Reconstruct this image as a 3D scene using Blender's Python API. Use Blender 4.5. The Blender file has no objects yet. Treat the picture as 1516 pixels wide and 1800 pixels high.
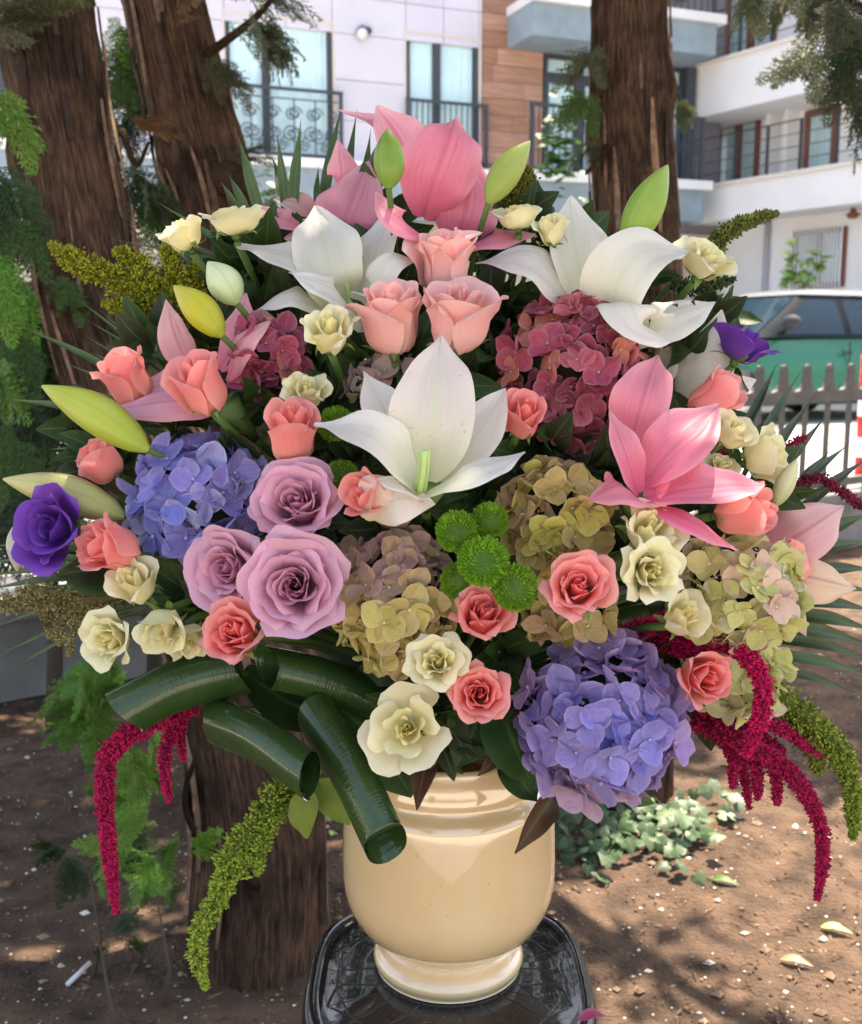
import bpy, math, random
from mathutils import Vector, Matrix, noise
random.seed(11)
SC = bpy.context.scene
COL = SC.collection
R = math.radians

# ------------------------------------------------------------------ camera, sky, sun, exposure
PITCH, CAMZ, FPX, CXP, CYP = R(9.0), 1.08, 1900.0, 758.0, 900.0
RIGHT = Vector((1, 0, 0))
FWD = Vector((0, math.cos(PITCH), -math.sin(PITCH)))
UP = Vector((0, math.sin(PITCH), math.cos(PITCH)))
CAM = Vector((0, 0, CAMZ))
cd = bpy.data.cameras.new('camera')
cam = bpy.data.objects.new('camera', cd)
COL.objects.link(cam)
cam.location = CAM
cam.rotation_euler = (math.pi / 2 - PITCH, 0, 0)
cd.sensor_fit = 'VERTICAL'
cd.sensor_height = 24.0
cd.lens = 24.0 * FPX / 1800.0
cd.clip_start, cd.clip_end = 0.02, 500
cd.dof.use_dof = True
cd.dof.focus_distance = 0.86
cd.dof.aperture_fstop = 8.5
SC.camera = cam

SUN = Vector((0.16, 0.36, 0.92)).normalized()
world = bpy.data.worlds.new('World')
SC.world = world
world.use_nodes = True
wn = world.node_tree
bg = wn.nodes['Background']
sky = wn.nodes.new('ShaderNodeTexSky')
sky.sky_type = 'NISHITA'
sky.sun_disc = False
sky.sun_elevation = math.asin(SUN.z)
sky.sun_rotation = math.atan2(SUN.x, SUN.y)
sky.air_density, sky.dust_density, sky.ozone_density = 1.0, 4.0, 1.0
wn.links.new(sky.outputs[0], bg.inputs[0])
bg.inputs[1].default_value = 0.15
sd = bpy.data.lights.new('sun', 'SUN')
sd.energy = 4.2
sd.angle = R(0.55)
sd.color = (1.0, 0.94, 0.84)
so = bpy.data.objects.new('sun', sd)
COL.objects.link(so)
so.rotation_euler = SUN.to_track_quat('Z', 'Y').to_euler()
SC.view_settings.view_transform = 'Standard'
SC.view_settings.look = 'None'
SC.view_settings.gamma = 1.0
SC.view_settings.exposure = 1.95
SC.view_settings.use_white_balance = True
SC.view_settings.white_balance_temperature = 7300
SC.view_settings.white_balance_tint = 14
SC.cycles.use_denoising = True
SC.cycles.max_bounces = 8
SC.cycles.diffuse_bounces = 5
SC.cycles.transparent_max_bounces = 8

# ------------------------------------------------------------------ helpers
def W(px, py, d):
    """world point seen at photo pixel (px,py) at depth d metres along the optical axis"""
    return CAM + RIGHT * ((px - CXP) * d / FPX) - UP * ((py - CYP) * d / FPX) + FWD * d

def D(r, u, t):
    """direction: right, up, towards the viewer's side"""
    return (RIGHT * r + UP * u - FWD * t).normalized()

def lin(h):
    h = h.lstrip('#')
    o = []
    for i in (0, 2, 4):
        c = int(h[i:i + 2], 16) / 255
        o.append(c / 12.92 if c <= 0.04045 else ((c + 0.055) / 1.055) ** 2.4)
    return tuple(o)

def mixc(a, b, t):
    return tuple(a[i] * (1 - t) + b[i] * t for i in range(3))

def jit(c, s=0.08):
    k = 1 + random.uniform(-s, s)
    return tuple(max(0, min(1, x * k * (1 + random.uniform(-s, s) * .4))) for x in c)

def lerp(a, b, t):
    return a + (b - a) * t

def sstep(a, b, x):
    t = max(0.0, min(1.0, (x - a) / (b - a)))
    return t * t * (3 - 2 * t)

class MB:
    def __init__(s):
        s.v, s.f, s.uv = [], [], []
    def add(s, v, f, uv=None):
        n = len(s.v)
        s.v += [tuple(p) for p in v]
        s.f += [tuple(i + n for i in q) for q in f]
        s.uv += list(uv) if uv else [(0.5, 0.5)] * len(v)
        return s
    def box(s, c, sz, rot=None):
        hx, hy, hz = sz[0] / 2, sz[1] / 2, sz[2] / 2
        pts = [Vector((x, y, z)) for x in (-hx, hx) for y in (-hy, hy) for z in (-hz, hz)]
        if rot is not None:
            pts = [rot @ p for p in pts]
        c = Vector(c)
        return s.add([p + c for p in pts], [(0, 1, 3, 2), (4, 6, 7, 5), (0, 4, 5, 1), (2, 3, 7, 6), (0, 2, 6, 4), (1, 5, 7, 3)])
    def tube(s, pts, rad, seg=6, cap=True):
        v, f, uv = tube_geo(pts, rad, seg, cap)
        return s.add(v, f, uv)
    def mesh(s, name, mat, smooth=True):
        me = bpy.data.meshes.new(name)
        me.from_pydata(s.v, [], s.f)
        if smooth:
            me.shade_smooth()
        ul = me.uv_layers.new(name='UVMap')
        li = [0] * len(me.loops)
        me.loops.foreach_get('vertex_index', li)
        flat = []
        for i in li:
            flat += s.uv[i]
        ul.data.foreach_set('uv', flat)
        if mat:
            me.materials.append(mat)
        me.update()
        return me

def link(name, me, parent=None, color=None, M=None):
    o = bpy.data.objects.new(name, me)
    COL.objects.link(o)
    if parent is not None:
        o.parent = parent
    if M is not None:
        o.matrix_local = M
    if color is not None:
        o.color = (*color[:3], 1)
    return o

def obj(name, mb, mat, parent=None, smooth=True, color=None, world_coords=True):
    """one mesh object; geometry given in world space, stored relative to the (unrotated) parent"""
    if parent is not None and world_coords:
        off = Vector(parent.location)
        if parent.parent is not None:
            off = off + Vector(parent.parent.location)
        mb.v = [(p[0] - off.x, p[1] - off.y, p[2] - off.z) for p in mb.v]
    return link(name, mb.mesh(name, mat, smooth), parent, color)

def thing(name, label, cat, loc=(0, 0, 0), group=None):
    o = bpy.data.objects.new(name, None)
    COL.objects.link(o)
    o.empty_display_size = 0.02
    o.location = loc
    o['label'], o['category'] = label, cat
    if group:
        o['group'] = group
    return o

def tag(o, label, cat, group=None):
    o['label'], o['category'] = label, cat
    if group:
        o['group'] = group
    return o

def kind(o, k):
    o['kind'] = k
    return o

def frames(pts):
    n = len(pts)
    T = []
    for i in range(n):
        t = pts[min(i + 1, n - 1)] - pts[max(i - 1, 0)]
        T.append(t.normalized() if t.length > 1e-9 else Vector((0, 0, 1)))
    up = Vector((0, 0, 1)) if abs(T[0].z) < 0.9 else Vector((1, 0, 0))
    N = [(up - T[0] * up.dot(T[0])).normalized()]
    for i in range(1, n):
        q = N[-1] - T[i] * N[-1].dot(T[i])
        N.append(q.normalized())
    return T, N

def tube_geo(pts, rad, seg=6, cap=True):
    pts = [Vector(p) for p in pts]
    if not hasattr(rad, '__len__'):
        rad = [rad] * len(pts)
    T, N = frames(pts)
    v, f, uv = [], [], []
    n = len(pts)
    for i in range(n):
        B = T[i].cross(N[i])
        for k in range(seg):
            a = 2 * math.pi * k / seg
            v.append(pts[i] + (N[i] * math.cos(a) + B * math.sin(a)) * rad[i])
            uv.append((k / seg, i / (n - 1)))
    for i in range(n - 1):
        for k in range(seg):
            a, b = i * seg + k, i * seg + (k + 1) % seg
            f.append((a, b, b + seg, a + seg))
    if cap:
        f.append(tuple(range(seg - 1, -1, -1)))
        f.append(tuple((n - 1) * seg + k for k in range(seg)))
    return v, f, uv

def spline(pts, n):
    """Catmull-Rom through pts"""
    pts = [Vector(p) for p in pts]
    if len(pts) == 2:
        return [pts[0].lerp(pts[1], i / (n - 1)) for i in range(n)]
    P = [pts[0] * 2 - pts[1]] + pts + [pts[-1] * 2 - pts[-2]]
    L = [0]
    for i in range(len(pts) - 1):
        L.append(L[-1] + (pts[i + 1] - pts[i]).length)
    out = []
    for i in range(n):
        s = L[-1] * i / (n - 1)
        j = 0
        while j < len(pts) - 2 and L[j + 1] < s:
            j += 1
        t = (s - L[j]) / max(1e-9, L[j + 1] - L[j])
        p0, p1, p2, p3 = P[j], P[j + 1], P[j + 2], P[j + 3]
        out.append(0.5 * ((2 * p1) + (p2 - p0) * t + (2 * p0 - 5 * p1 + 4 * p2 - p3) * t * t + (3 * p1 - p0 - 3 * p2 + p3) * t ** 3))
    return out

PROF = {
    'lily': lambda t: max(0.02, math.sin(math.pi * min(1, (t * 0.94 + 0.05)) ** 0.88)) ** 0.88 * (1 - .25 * sstep(.7, 1, t)),
    'leaf': lambda t: max(0.02, math.sin(math.pi * (t * 0.97 + 0.01) ** 0.75)) ** 1.0,
    'blade': lambda t: (0.45 + 0.55 * sstep(0, .3, t)) * (1 - sstep(0.45, 1.0, t) * 0.97),
    'strap': lambda t: min(1, (t * 9 + .3)) * min(1, (1 - t) * 5 + .05) ** .6,
}

def petal_geo(pts, width, nrm, cup=0.15, ruffle=0.0, prof='lily', n=15, m=8, groove=0.03, curl=0.0, seed=0, nrm2=None, twist=0.0):
    """ribbon-like petal or leaf grown along a 3-D spine"""
    S = spline(pts, n)
    rnd = random.Random(seed)
    ph = rnd.uniform(0, 6)
    pf = PROF[prof]
    v, f, uv = [], [], []
    for i in range(n):
        t = i / (n - 1)
        T = (S[min(i + 1, n - 1)] - S[max(i - 1, 0)]).normalized()
        nn = nrm if nrm2 is None else nrm.lerp(nrm2, sstep(0.2, 0.9, t))
        N = nn - T * T.dot(nn)
        N = N.normalized() if N.length > 1e-5 else Vector((0, 0, 1))
        B = T.cross(N)
        w = width * 0.5 * pf(t)
        for j in range(m + 1):
            a = -1 + 2 * j / m
            h = cup * w * a * a - groove * width * math.exp(-(a / 0.16) ** 2) * (1 - t * .6)
            h += groove * .45 * width * math.cos(a * 7.5) * math.sin(math.pi * t) 
            h += ruffle * width * abs(a) ** 2.5 * math.sin(t * 17 + ph + (2.1 if a > 0 else 0)) * sstep(0, .25, t)
            h += curl * width * sstep(.55, 1, t) * a * a * -1
            asym = 1 + 0.05 * math.sin(t * 7 + ph + a)
            v.append(S[i] + B * (a * w * asym) + N * h)
            uv.append((a * .5 + .5, t))
    for i in range(n - 1):
        for j in range(m):
            a = i * (m + 1) + j
            f.append((a, a + 1, a + m + 2, a + m + 1))
    return v, f, uv

def align(axis, roll=0.0):
    return axis.to_track_quat('Z', 'Y').to_matrix().to_4x4() @ Matrix.Rotation(roll, 4, 'Z')

# ------------------------------------------------------------------ materials
def new_mat(name):
    m = bpy.data.materials.new(name)
    m.use_nodes = True
    nt = m.node_tree
    return m, nt, nt.nodes['Principled BSDF']

def nd(nt, t, **kw):
    n = nt.nodes.new('ShaderNode' + t)
    for k, v in kw.items():
        if k.startswith('i_'):
            n.inputs[int(k[2:])].default_value = v
        else:
            setattr(n, k, v)
    return n

def mathn(nt, op, a, b=None, clamp=False):
    n = nd(nt, 'Math', operation=op)
    n.use_clamp = clamp
    for i, x in enumerate((a, b)):
        if x is None:
            continue
        if hasattr(x, 'links'):
            nt.links.new(x, n.inputs[i])
        else:
            n.inputs[i].default_value = x
    return n.outputs[0]

def mixn(nt, fac, a, b, blend='MIX'):
    n = nd(nt, 'MixRGB', blend_type=blend)
    for i, x in enumerate((fac, a, b)):
        if hasattr(x, 'links'):
            nt.links.new(x, n.inputs[i])
        elif i == 0:
            n.inputs[0].default_value = x
        else:
            n.inputs[i].default_value = (*x[:3], 1)
    return n.outputs[0]

def ramp(nt, fac, stops):
    n = nd(nt, 'ValToRGB')
    el = n.color_ramp.elements
    while len(el) < len(stops):
        el.new(0.5)
    for e, (p, c) in zip(el, stops):
        e.position = p
        e.color = (*c[:3], 1)
    nt.links.new(fac, n.inputs[0])
    return n.outputs[0]

def petal_mat(name, base=(.5, .6, .3), base_w=0.5, edge=(1, 1, 1), edge_w=0.2, mid=(.6, .6, .3), mid_w=0.3,
              vein=0.4, tr=0.3, rough=0.5, speck=0.0, vein_dir='u', coat=0.0, vscale=26.0, spec=0.35, nmix=.6, bump=.25, coat_r=.25):
    m, nt, bs = new_mat(name)
    L = nt.links
    oi = nd(nt, 'ObjectInfo')
    tc = nd(nt, 'TexCoord')
    sp = nd(nt, 'SeparateXYZ')
    L.new(tc.outputs['UV'], sp.inputs[0])
    u, v = sp.outputs[0], sp.outputs[1]
    au = mathn(nt, 'ABSOLUTE', mathn(nt, 'MULTIPLY', mathn(nt, 'SUBTRACT', u, 0.5), 2.0))
    nz = nd(nt, 'TexNoise', i_2=35.0, i_3=3.0)
    L.new(tc.outputs['Object'], nz.inputs[0])
    col = mixn(nt, mathn(nt, 'MULTIPLY', mathn(nt, 'SUBTRACT', nz.outputs[0], 0.42, True), 1.1, True), oi.outputs['Color'],
               mixn(nt, nmix, oi.outputs['Color'], edge))
    # vein streaks that follow the petal
    cb = nd(nt, 'CombineXYZ')
    L.new(mathn(nt, 'MULTIPLY', u, vscale if vein_dir == 'u' else 2.0), cb.inputs[0])
    L.new(mathn(nt, 'MULTIPLY', v, 2.2 if vein_dir == 'u' else vscale), cb.inputs[1])
    vz = nd(nt, 'TexNoise', i_2=1.0, i_3=4.0)
    L.new(cb.outputs[0], vz.inputs[0])
    vf = mathn(nt, 'MULTIPLY', mathn(nt, 'SUBTRACT', vz.outputs[0], 0.5, True), 3.4 * vein, True)
    dark = mixn(nt, 0.65, oi.outputs['Color'], oi.outputs['Color'], 'MULTIPLY')
    col = mixn(nt, vf, col, dark)
    ef = mathn(nt, 'MULTIPLY', mathn(nt, 'ADD', mathn(nt, 'POWER', au, 4.0), mathn(nt, 'POWER', v, 6.0), True), edge_w, True)
    col = mixn(nt, ef, col, edge)
    bf = mathn(nt, 'MULTIPLY', mathn(nt, 'POWER', mathn(nt, 'SUBTRACT', 1.0, v, True), 2.6), base_w, True)
    col = mixn(nt, bf, col, base)
    mf = mathn(nt, 'MULTIPLY', mathn(nt, 'SUBTRACT', 1.0, mathn(nt, 'MULTIPLY', au, 9.0), True), mid_w, True)
    col = mixn(nt, mf, col, mid)
    if speck > 0:
        sz = nd(nt, 'TexNoise', i_2=420.0, i_3=1.0)
        L.new(tc.outputs['Object'], sz.inputs[0])
        sz2 = nd(nt, 'TexNoise', i_2=28.0, i_3=2.0)
        L.new(tc.outputs['Object'], sz2.inputs[0])
        sf = mathn(nt, 'MULTIPLY', mathn(nt, 'GREATER_THAN', sz.outputs[0], 0.70), mathn(nt, 'GREATER_THAN', sz2.outputs[0], 0.5))
        col = mixn(nt, mathn(nt, 'MULTIPLY', sf, speck), col, (.25, .08, .07))
    L.new(col, bs.inputs['Base Color'])
    bs.inputs['Roughness'].default_value = rough
    bs.inputs['Specular IOR Level'].default_value = spec
    bs.inputs['Coat Weight'].default_value = coat
    bs.inputs['Coat Roughness'].default_value = coat_r
    bp = nd(nt, 'Bump')
    bp.inputs['Strength'].default_value = bump
    bp.inputs['Distance'].default_value = 0.0015
    L.new(vz.outputs[0], bp.inputs['Height'])
    L.new(bp.outputs[0], bs.inputs['Normal'])
    L.new(bp.outputs[0], bs.inputs['Coat Normal'])
    if tr > 0:
        tl = nd(nt, 'BsdfTranslucent')
        L.new(col, tl.inputs[0])
        mx = nd(nt, 'MixShader', i_0=tr)
        L.new(bs.outputs[0], mx.inputs[1])
        L.new(tl.outputs[0], mx.inputs[2])
        L.new(mx.outputs[0], nt.nodes['Material Output'].inputs[0])
    return m

def plain(name, color, rough=0.5, metal=0.0, nscale=0.0, namt=0.15, bump=0.0, bscale=60.0, use_obj=False, coat=0.0, tr=0.0, island=0.0, spec=0.4, coords='Object'):
    m, nt, bs = new_mat(name)
    L = nt.links
    tc = nd(nt, 'TexCoord')
    if use_obj:
        col = nd(nt, 'ObjectInfo').outputs['Color']
    else:
        rgb = nd(nt, 'RGB')
        rgb.outputs[0].default_value = (*color, 1)
        col = rgb.outputs[0]
    if nscale:
        nz = nd(nt, 'TexNoise', i_2=nscale, i_3=6.0)
        L.new(tc.outputs[coords], nz.inputs[0])
        k = ramp(nt, nz.outputs[0], [(0.25, (1 - namt * 2,) * 3), (0.75, (1 + namt,) * 3)])
        col = mixn(nt, 1.0, col, k, 'MULTIPLY')
    if island:
        gi = nd(nt, 'NewGeometry')
        k = ramp(nt, gi.outputs['Random Per Island'], [(0.0, (1 - island,) * 3), (1.0, (1 + island,) * 3)])
        col = mixn(nt, 1.0, col, k, 'MULTIPLY')
    L.new(col, bs.inputs['Base Color'])
    bs.inputs['Roughness'].default_value = rough
    bs.inputs['Metallic'].default_value = metal
    bs.inputs['Coat Weight'].default_value = coat
    bs.inputs['Specular IOR Level'].default_value = spec
    if bump:
        bz = nd(nt, 'TexNoise', i_2=bscale, i_3=6.0)
        L.new(tc.outputs[coords], bz.inputs[0])
        bp = nd(nt, 'Bump')
        bp.inputs['Strength'].default_value = bump
        bp.inputs['Distance'].default_value = 0.01
        L.new(bz.outputs[0], bp.inputs['Height'])
        L.new(bp.outputs[0], bs.inputs['Normal'])
    if tr:
        tl = nd(nt, 'BsdfTranslucent')
        L.new(col, tl.inputs[0])
        mx = nd(nt, 'MixShader', i_0=tr)
        L.new(bs.outputs[0], mx.inputs[1])
        L.new(tl.outputs[0], mx.inputs[2])
        L.new(mx.outputs[0], nt.nodes['Material Output'].inputs[0])
    return m
# ------------------------------------------------------------------ shared materials
M_SOIL = plain('soil', lin('#5d4939'), .95, nscale=14, namt=.38, bump=1.0, bscale=110)
M_ROAD = plain('road_concrete', (.42, .41, .39), .9, nscale=3, namt=.08, bump=.2, bscale=90)
M_CONC = plain('weathered_concrete', (.26, .25, .23), .9, nscale=6, namt=.2, bump=.4, bscale=40)
M_IRON = plain('grey_painted_iron', (.105, .097, .088), .6, nscale=14, namt=.2, bump=.2)
M_PANEL = plain('cladding_stone', (.60, .585, .66), .45, nscale=1.3, namt=.05, use_obj=True)
M_DARK = plain('anthracite_metal', (.045, .055, .07), .45)
M_CAP = plain('ledge_white', (.78, .78, .78), .6, nscale=3, namt=.04)
M_BLUE = plain('blue_grey_render', lin('#8d9fa8'), .8, nscale=2.5, namt=.12)
M_CURT2 = plain('grey_curtain_cloth', (.62, .68, .67), .9, nscale=5, namt=.08)
M_PLASTER = plain('white_plaster', (.82, .815, .81), .85, nscale=1.2, namt=.04)
M_CREAM = plain('cream_trim', (.70, .66, .58), .8)
M_BACK = plain('joint_backing', (.22, .21, .23), .9)  # dark grey wall backing behind the open panel joints
M_BROWN = plain('brown_frame', lin('#7a4a3c'), .5)
M_CURT = plain('curtain_cloth', (.93, .96, .95), .9, nscale=5, namt=.05)
M_REVEAL = plain('window_reveal', (.62, .57, .50), .8)
m, nt, bs = new_mat('window_glass')
gl = nd(nt, 'BsdfGlossy', i_1=0.03); tr_ = nd(nt, 'BsdfTransparent'); fr = nd(nt, 'LayerWeight', i_0=.12)
tr_.inputs[0].default_value = (.90, .97, .98, 1)
mx = nd(nt, 'MixShader'); nt.links.new(mathn(nt, 'ADD', mathn(nt, 'MULTIPLY', fr.outputs[1], .3), .05), mx.inputs[0]); nt.links.new(tr_.outputs[0], mx.inputs[1]); nt.links.new(gl.outputs[0], mx.inputs[2])
nt.links.new(mx.outputs[0], nt.nodes['Material Output'].inputs[0])
M_GLASS = m
m, nt, bs = new_mat('wood_plank')
tc = nd(nt, 'TexCoord'); mp = nd(nt, 'Mapping'); mp.inputs['Scale'].default_value = (1.2, 1.2, 16)
nt.links.new(tc.outputs['Object'], mp.inputs[0]); nz = nd(nt, 'TexNoise', i_2=2.0, i_3=6.0); nt.links.new(mp.outputs[0], nz.inputs[0])
k = ramp(nt, nz.outputs[0], [(.3, (.72, .70, .68)), (.7, (1.15, 1.12, 1.08))])
nt.links.new(mixn(nt, 1.0, nd(nt, 'ObjectInfo').outputs['Color'], k, 'MULTIPLY'), bs.inputs['Base Color']); bs.inputs['Roughness'].default_value = .6
M_WOOD = m

# ------------------------------------------------------------------ ground, road
WALL_A, WALL_B = Vector((-1.18, 3.32, 0)), Vector((2.2, 5.70, 0))
WD = (WALL_B - WALL_A).normalized()
WN = Vector((WD.y, -WD.x, 0))          # towards the garden
def zg(x, y):
    p = Vector((x * 1.3, y * 1.3, 0.3))
    h = 0.035 * noise.noise(p) + 0.012 * noise.noise(p * 5) + 0.006 * noise.noise(p * 16)
    return h - 0.01
g = MB(); nx, ny = 150, 150
xs = [-4 + 8 * i / nx for i in range(nx + 1)]
vv = []
for j in range(ny + 1):
    for i in range(nx + 1):
        x = xs[i]
        y0 = -0.55; y1 = WALL_A.y + (x - WALL_A.x) * WD.y / WD.x + 0.05
        y = y0 + (y1 - y0) * (j / ny)
        vv.append((x, y, zg(x, y)))
g.add(vv, [(j * (nx + 1) + i, j * (nx + 1) + i + 1, (j + 1) * (nx + 1) + i + 1, (j + 1) * (nx + 1) + i) for j in range(ny) for i in range(nx)])
kind(obj('garden_soil', g, M_SOIL), 'structure')
g = MB()
a, b = WALL_A - WD * 60 - WN * .1, WALL_A + WD * 60 - WN * .1
c, d_ = b - WN * 80, a - WN * 80
g.add([(p.x, p.y, .15) for p in (a, b, c, d_)], [(0, 1, 2, 3)])
kind(obj('road', g, M_ROAD, smooth=False), 'structure')
g = MB(); g.add([(x, y, .03) for x, y in ((-18, -16), (18, -16), (18, -.5), (-18, -.5))], [(0, 1, 2, 3)])
kind(obj('bounce_pavement', g, plain('bounce_paving', (.46, .43, .38), .85, nscale=2, namt=.1), smooth=False), 'structure')  # unseen paving added behind the camera to bounce sunlight onto the bouquet
g = MB(); g.add([(-200, -200, -.12), (200, -200, -.12), (200, 200, -.12), (-200, 200, -.12)], [(0, 1, 2, 3)])
kind(obj('ground', g, plain('far_ground', (.2, .17, .13), .95, nscale=.5), smooth=False), 'structure')

def ground_at(px, py):
    d = RIGHT * ((px - CXP) / FPX) - UP * ((py - CYP) / FPX) + FWD
    t = -CAM.z / d.z
    p = CAM + d * t
    return Vector((p.x, p.y, zg(p.x, p.y)))

# low wall with fence
RW = Matrix((WD, -WN, Vector((0, 0, 1)))).transposed()
wl = thing('garden_wall', 'low weathered concrete garden wall between the soil and the street', 'wall', WALL_A)
for i in range(7):
    u0 = -2.0 + i * 1.35
    mb = MB(); mb.box(WALL_A + WD * (u0 + .665) + Vector((0, 0, .125)), (1.32, .16, .25), RW)
    obj('wall_block', mb, M_CONC, wl, smooth=False)
    mb = MB(); mb.box(WALL_A + WD * (u0 + .665) + Vector((0, 0, .275)), (1.335, .22, .046), RW)
    obj('coping_stone', mb, M_CONC, wl, smooth=False)
fn = thing('iron_fence', 'grey iron picket fence with spiked top rail in front of the green car', 'fence', WALL_A + WD * 3.0)
UA, UB = 2.6, 6.6
RAILZ = .80
mb = MB(); mb.box(WALL_A + WD * ((UA + UB) / 2) + Vector((0, 0, RAILZ)), (UB - UA, .05, .06), RW); obj('rail', mb, M_IRON, fn, smooth=False)
mb = MB(); mb.box(WALL_A + WD * ((UA + UB) / 2) + Vector((0, 0, .345)), (UB - UA, .04, .04), RW); obj('rail', mb, M_IRON, fn, smooth=False)
u = UA + .05
pk = MB(); pk.box((0, 0, (RAILZ - .03 + .298) / 2), (.024, .02, RAILZ - .03 - .298)); pkm = pk.mesh('picket', M_IRON, False)
prof = [(.085, 0), (.05, .012), (.030, .04), (.022, .075), (.020, .105), (.012, .125), (.002, .135)]
sv, sf = [], []
for r_, z_ in prof:
    sv += [(-r_, -.012, z_), (r_, -.012, z_), (r_, .012, z_), (-r_, .012, z_)]
for i in range(len(prof) - 1):
    for k2 in range(4):
        sf.append((i * 4 + k2, i * 4 + (k2 + 1) % 4, (i + 1) * 4 + (k2 + 1) % 4, (i + 1) * 4 + k2))
spm = MB().add(sv, sf).mesh('spike', M_IRON, False)
while u < UB:
    p = WALL_A + WD * u - Vector(fn.location)
    Mx = Matrix.Translation(p) @ RW.to_4x4()
    link('picket', pkm, fn, M=Mx)
    link('spike', spm, fn, M=Matrix.Translation(p + Vector((0, 0, RAILZ + .0301))) @ RW.to_4x4())
    u += .185
# striped street post
pp = W(1521, 735, 7.4); pp.z = .15
bp_ = thing('street_post', 'red and white striped street post at the right edge behind the fence', 'bollard', pp)
MR, MWh = plain('red_paint', lin('#c8372f'), .5), plain('white_paint', (.8, .8, .8), .5)
for i in range(6):
    mb = MB(); mb.tube([pp + Vector((0, 0, i * .14)), pp + Vector((0, 0, i * .14 + .139))], .05, 14); obj('band', mb, MR if i % 2 == 0 or i > 3 else MWh, bp_)

# ------------------------------------------------------------------ facades
class Plane:
    def __init__(s, O, U, N):
        s.O, s.U, s.N = Vector(O), Vector(U).normalized(), Vector(N).normalized()
        s.Rm = Matrix((s.U, s.N, Vector((0, 0, 1)))).transposed()
        s.O.z = 0
    def at(s, px, py, out=0.0):
        d = RIGHT * ((px - CXP) / FPX) - UP * ((py - CYP) / FPX) + FWD
        o = s.O + s.N * out
        t = (o - CAM).dot(s.N) / d.dot(s.N)
        p = CAM + d * t
        return (p - s.O).dot(s.U), p.z
    def pt(s, u, z, out=0.0):
        p = s.O + s.U * u + s.N * out
        return Vector((p.x, p.y, z))
    def box(s, mb, u0, u1, z0, z1, o0, o1):
        return mb.box(s.pt((u0 + u1) / 2, (z0 + z1) / 2, (o0 + o1) / 2), (abs(u1 - u0), abs(o1 - o0), abs(z1 - z0)), s.Rm)

def window(P, bld, u0, u1, z0, z1, out, fm, mull, fw=.06, cm=None):
    """framed window: frame and mullions standing out, panes of glass, a folded curtain behind"""
    mb = MB()
    P.box(mb, u0, u1, z1 - fw, z1, out - .05, out); P.box(mb, u0, u1, z0, z0 + fw, out - .05, out)
    P.box(mb, u0, u0 + fw, z0 + fw, z1 - fw, out - .05, out); P.box(mb, u1 - fw, u1, z0 + fw, z1 - fw, out - .05, out)
    wf = obj('window', mb, fm, bld, smooth=False)
    edges = [u0 + fw] + list(mull) + [u1 - fw]
    for k_ in mull:
        mb = MB(); P.box(mb, k_ - fw * .75, k_ + fw * .75, z0 + fw, z1 - fw, out - .048, out + .012); obj('mullion', mb, fm, wf, smooth=False)
    for i in range(len(edges) - 1):
        a_ = edges[i] + (fw * .75 if i else 0); b_ = edges[i + 1] - (fw * .75 if i < len(edges) - 2 else 0)
        mb = MB(); P.box(mb, a_, b_, z0 + fw, z1 - fw, out - .035, out - .029); obj('pane', mb, M_GLASS, wf, smooth=False)
        mb = MB(); n = 40; v, f = [], []
        for q in range(n + 1):
            uu = a_ + (b_ - a_) * q / n
            oo = out - .058 - .018 * (math.sin(q * 1.5 + 3 * u0) * .5 + .5) - .006 * math.sin(q * .7)
            v += [P.pt(uu, z0 + fw, oo), P.pt(uu, z1 - fw, oo)]
        for q in range(n):
            f.append((2 * q, 2 * q + 2, 2 * q + 3, 2 * q + 1))
        mb.add(v, f); obj('curtain', mb, cm or M_CURT, wf)
    return wf

FL = Plane(W(600, 600, 17.0), (.93, .37, 0), (.37, -.93, 0))
lb = thing('apartment_building', 'pale stone clad apartment building with wood strip and dark framed windows', 'building', FL.pt(0, 0))
Z_TOP = 7.6
uL = FL.at(60, 300)[0] - 12
uS = FL.at(847, 200)[0]; uE = FL.at(953, 200)[0]
w1 = (FL.at(398, 160)[0], FL.at(586, 160)[0]); w2 = (FL.at(714, 150)[0], FL.at(842, 150)[0])
zb = FL.at(540, 283)[1]; zt1 = FL.at(583, 40)[1]
zt2 = FL.at(780, 66)[1]
zt = (zt1 + zt2) / 2
wins = [(w1[0], w1[1], zb, zt), (w2[0], w2[1], zb, zt), (w1[0] - 3.6, w1[1] - 3.8, zb, zt)]
# backing
mb = MB(); FL.box(mb, uL, uE + 3.6, -.3, Z_TOP, -.6, -.11); obj('wall', mb, M_BACK, lb, smooth=False)
# cladding panels, one object each, 9 mm open joints
zl = sorted({zb, zt, zt + .42, zt + 1.3, Z_TOP, FL.at(650, 144)[1], FL.at(650, 66)[1] + .02, FL.at(650, 215)[1]})
zl = [z for i, z in enumerate(zl) if i == 0 or z - zl[i - 1] > .12]
ul = sorted({uL, w1[0], w1[1], w2[0], w2[1], uS, wins[2][0], wins[2][1], (w1[0] + w1[1]) / 2 + .1, FL.at(780, 40)[0]})
for i in range(len(ul) - 1):
    for j in range(len(zl) - 1):
        cu, cz = (ul[i] + ul[i + 1]) / 2, (zl[j] + zl[j + 1]) / 2
        if any(a_ < cu < b_ and c_ < cz < d2 for a_, b_, c_, d2 in wins):
            continue
        if zl[j] >= zt - .01 and False:
            continue
        mb = MB(); o_ = random.uniform(-.002, .002)
        FL.box(mb, ul[i] + .005, ul[i + 1] - .005, zl[j] + .005, zl[j + 1] - .005, -.1, o_)
        obj('cladding_panel', mb, M_PANEL, lb, smooth=False, color=jit((.60, .585, .66), .03))
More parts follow.
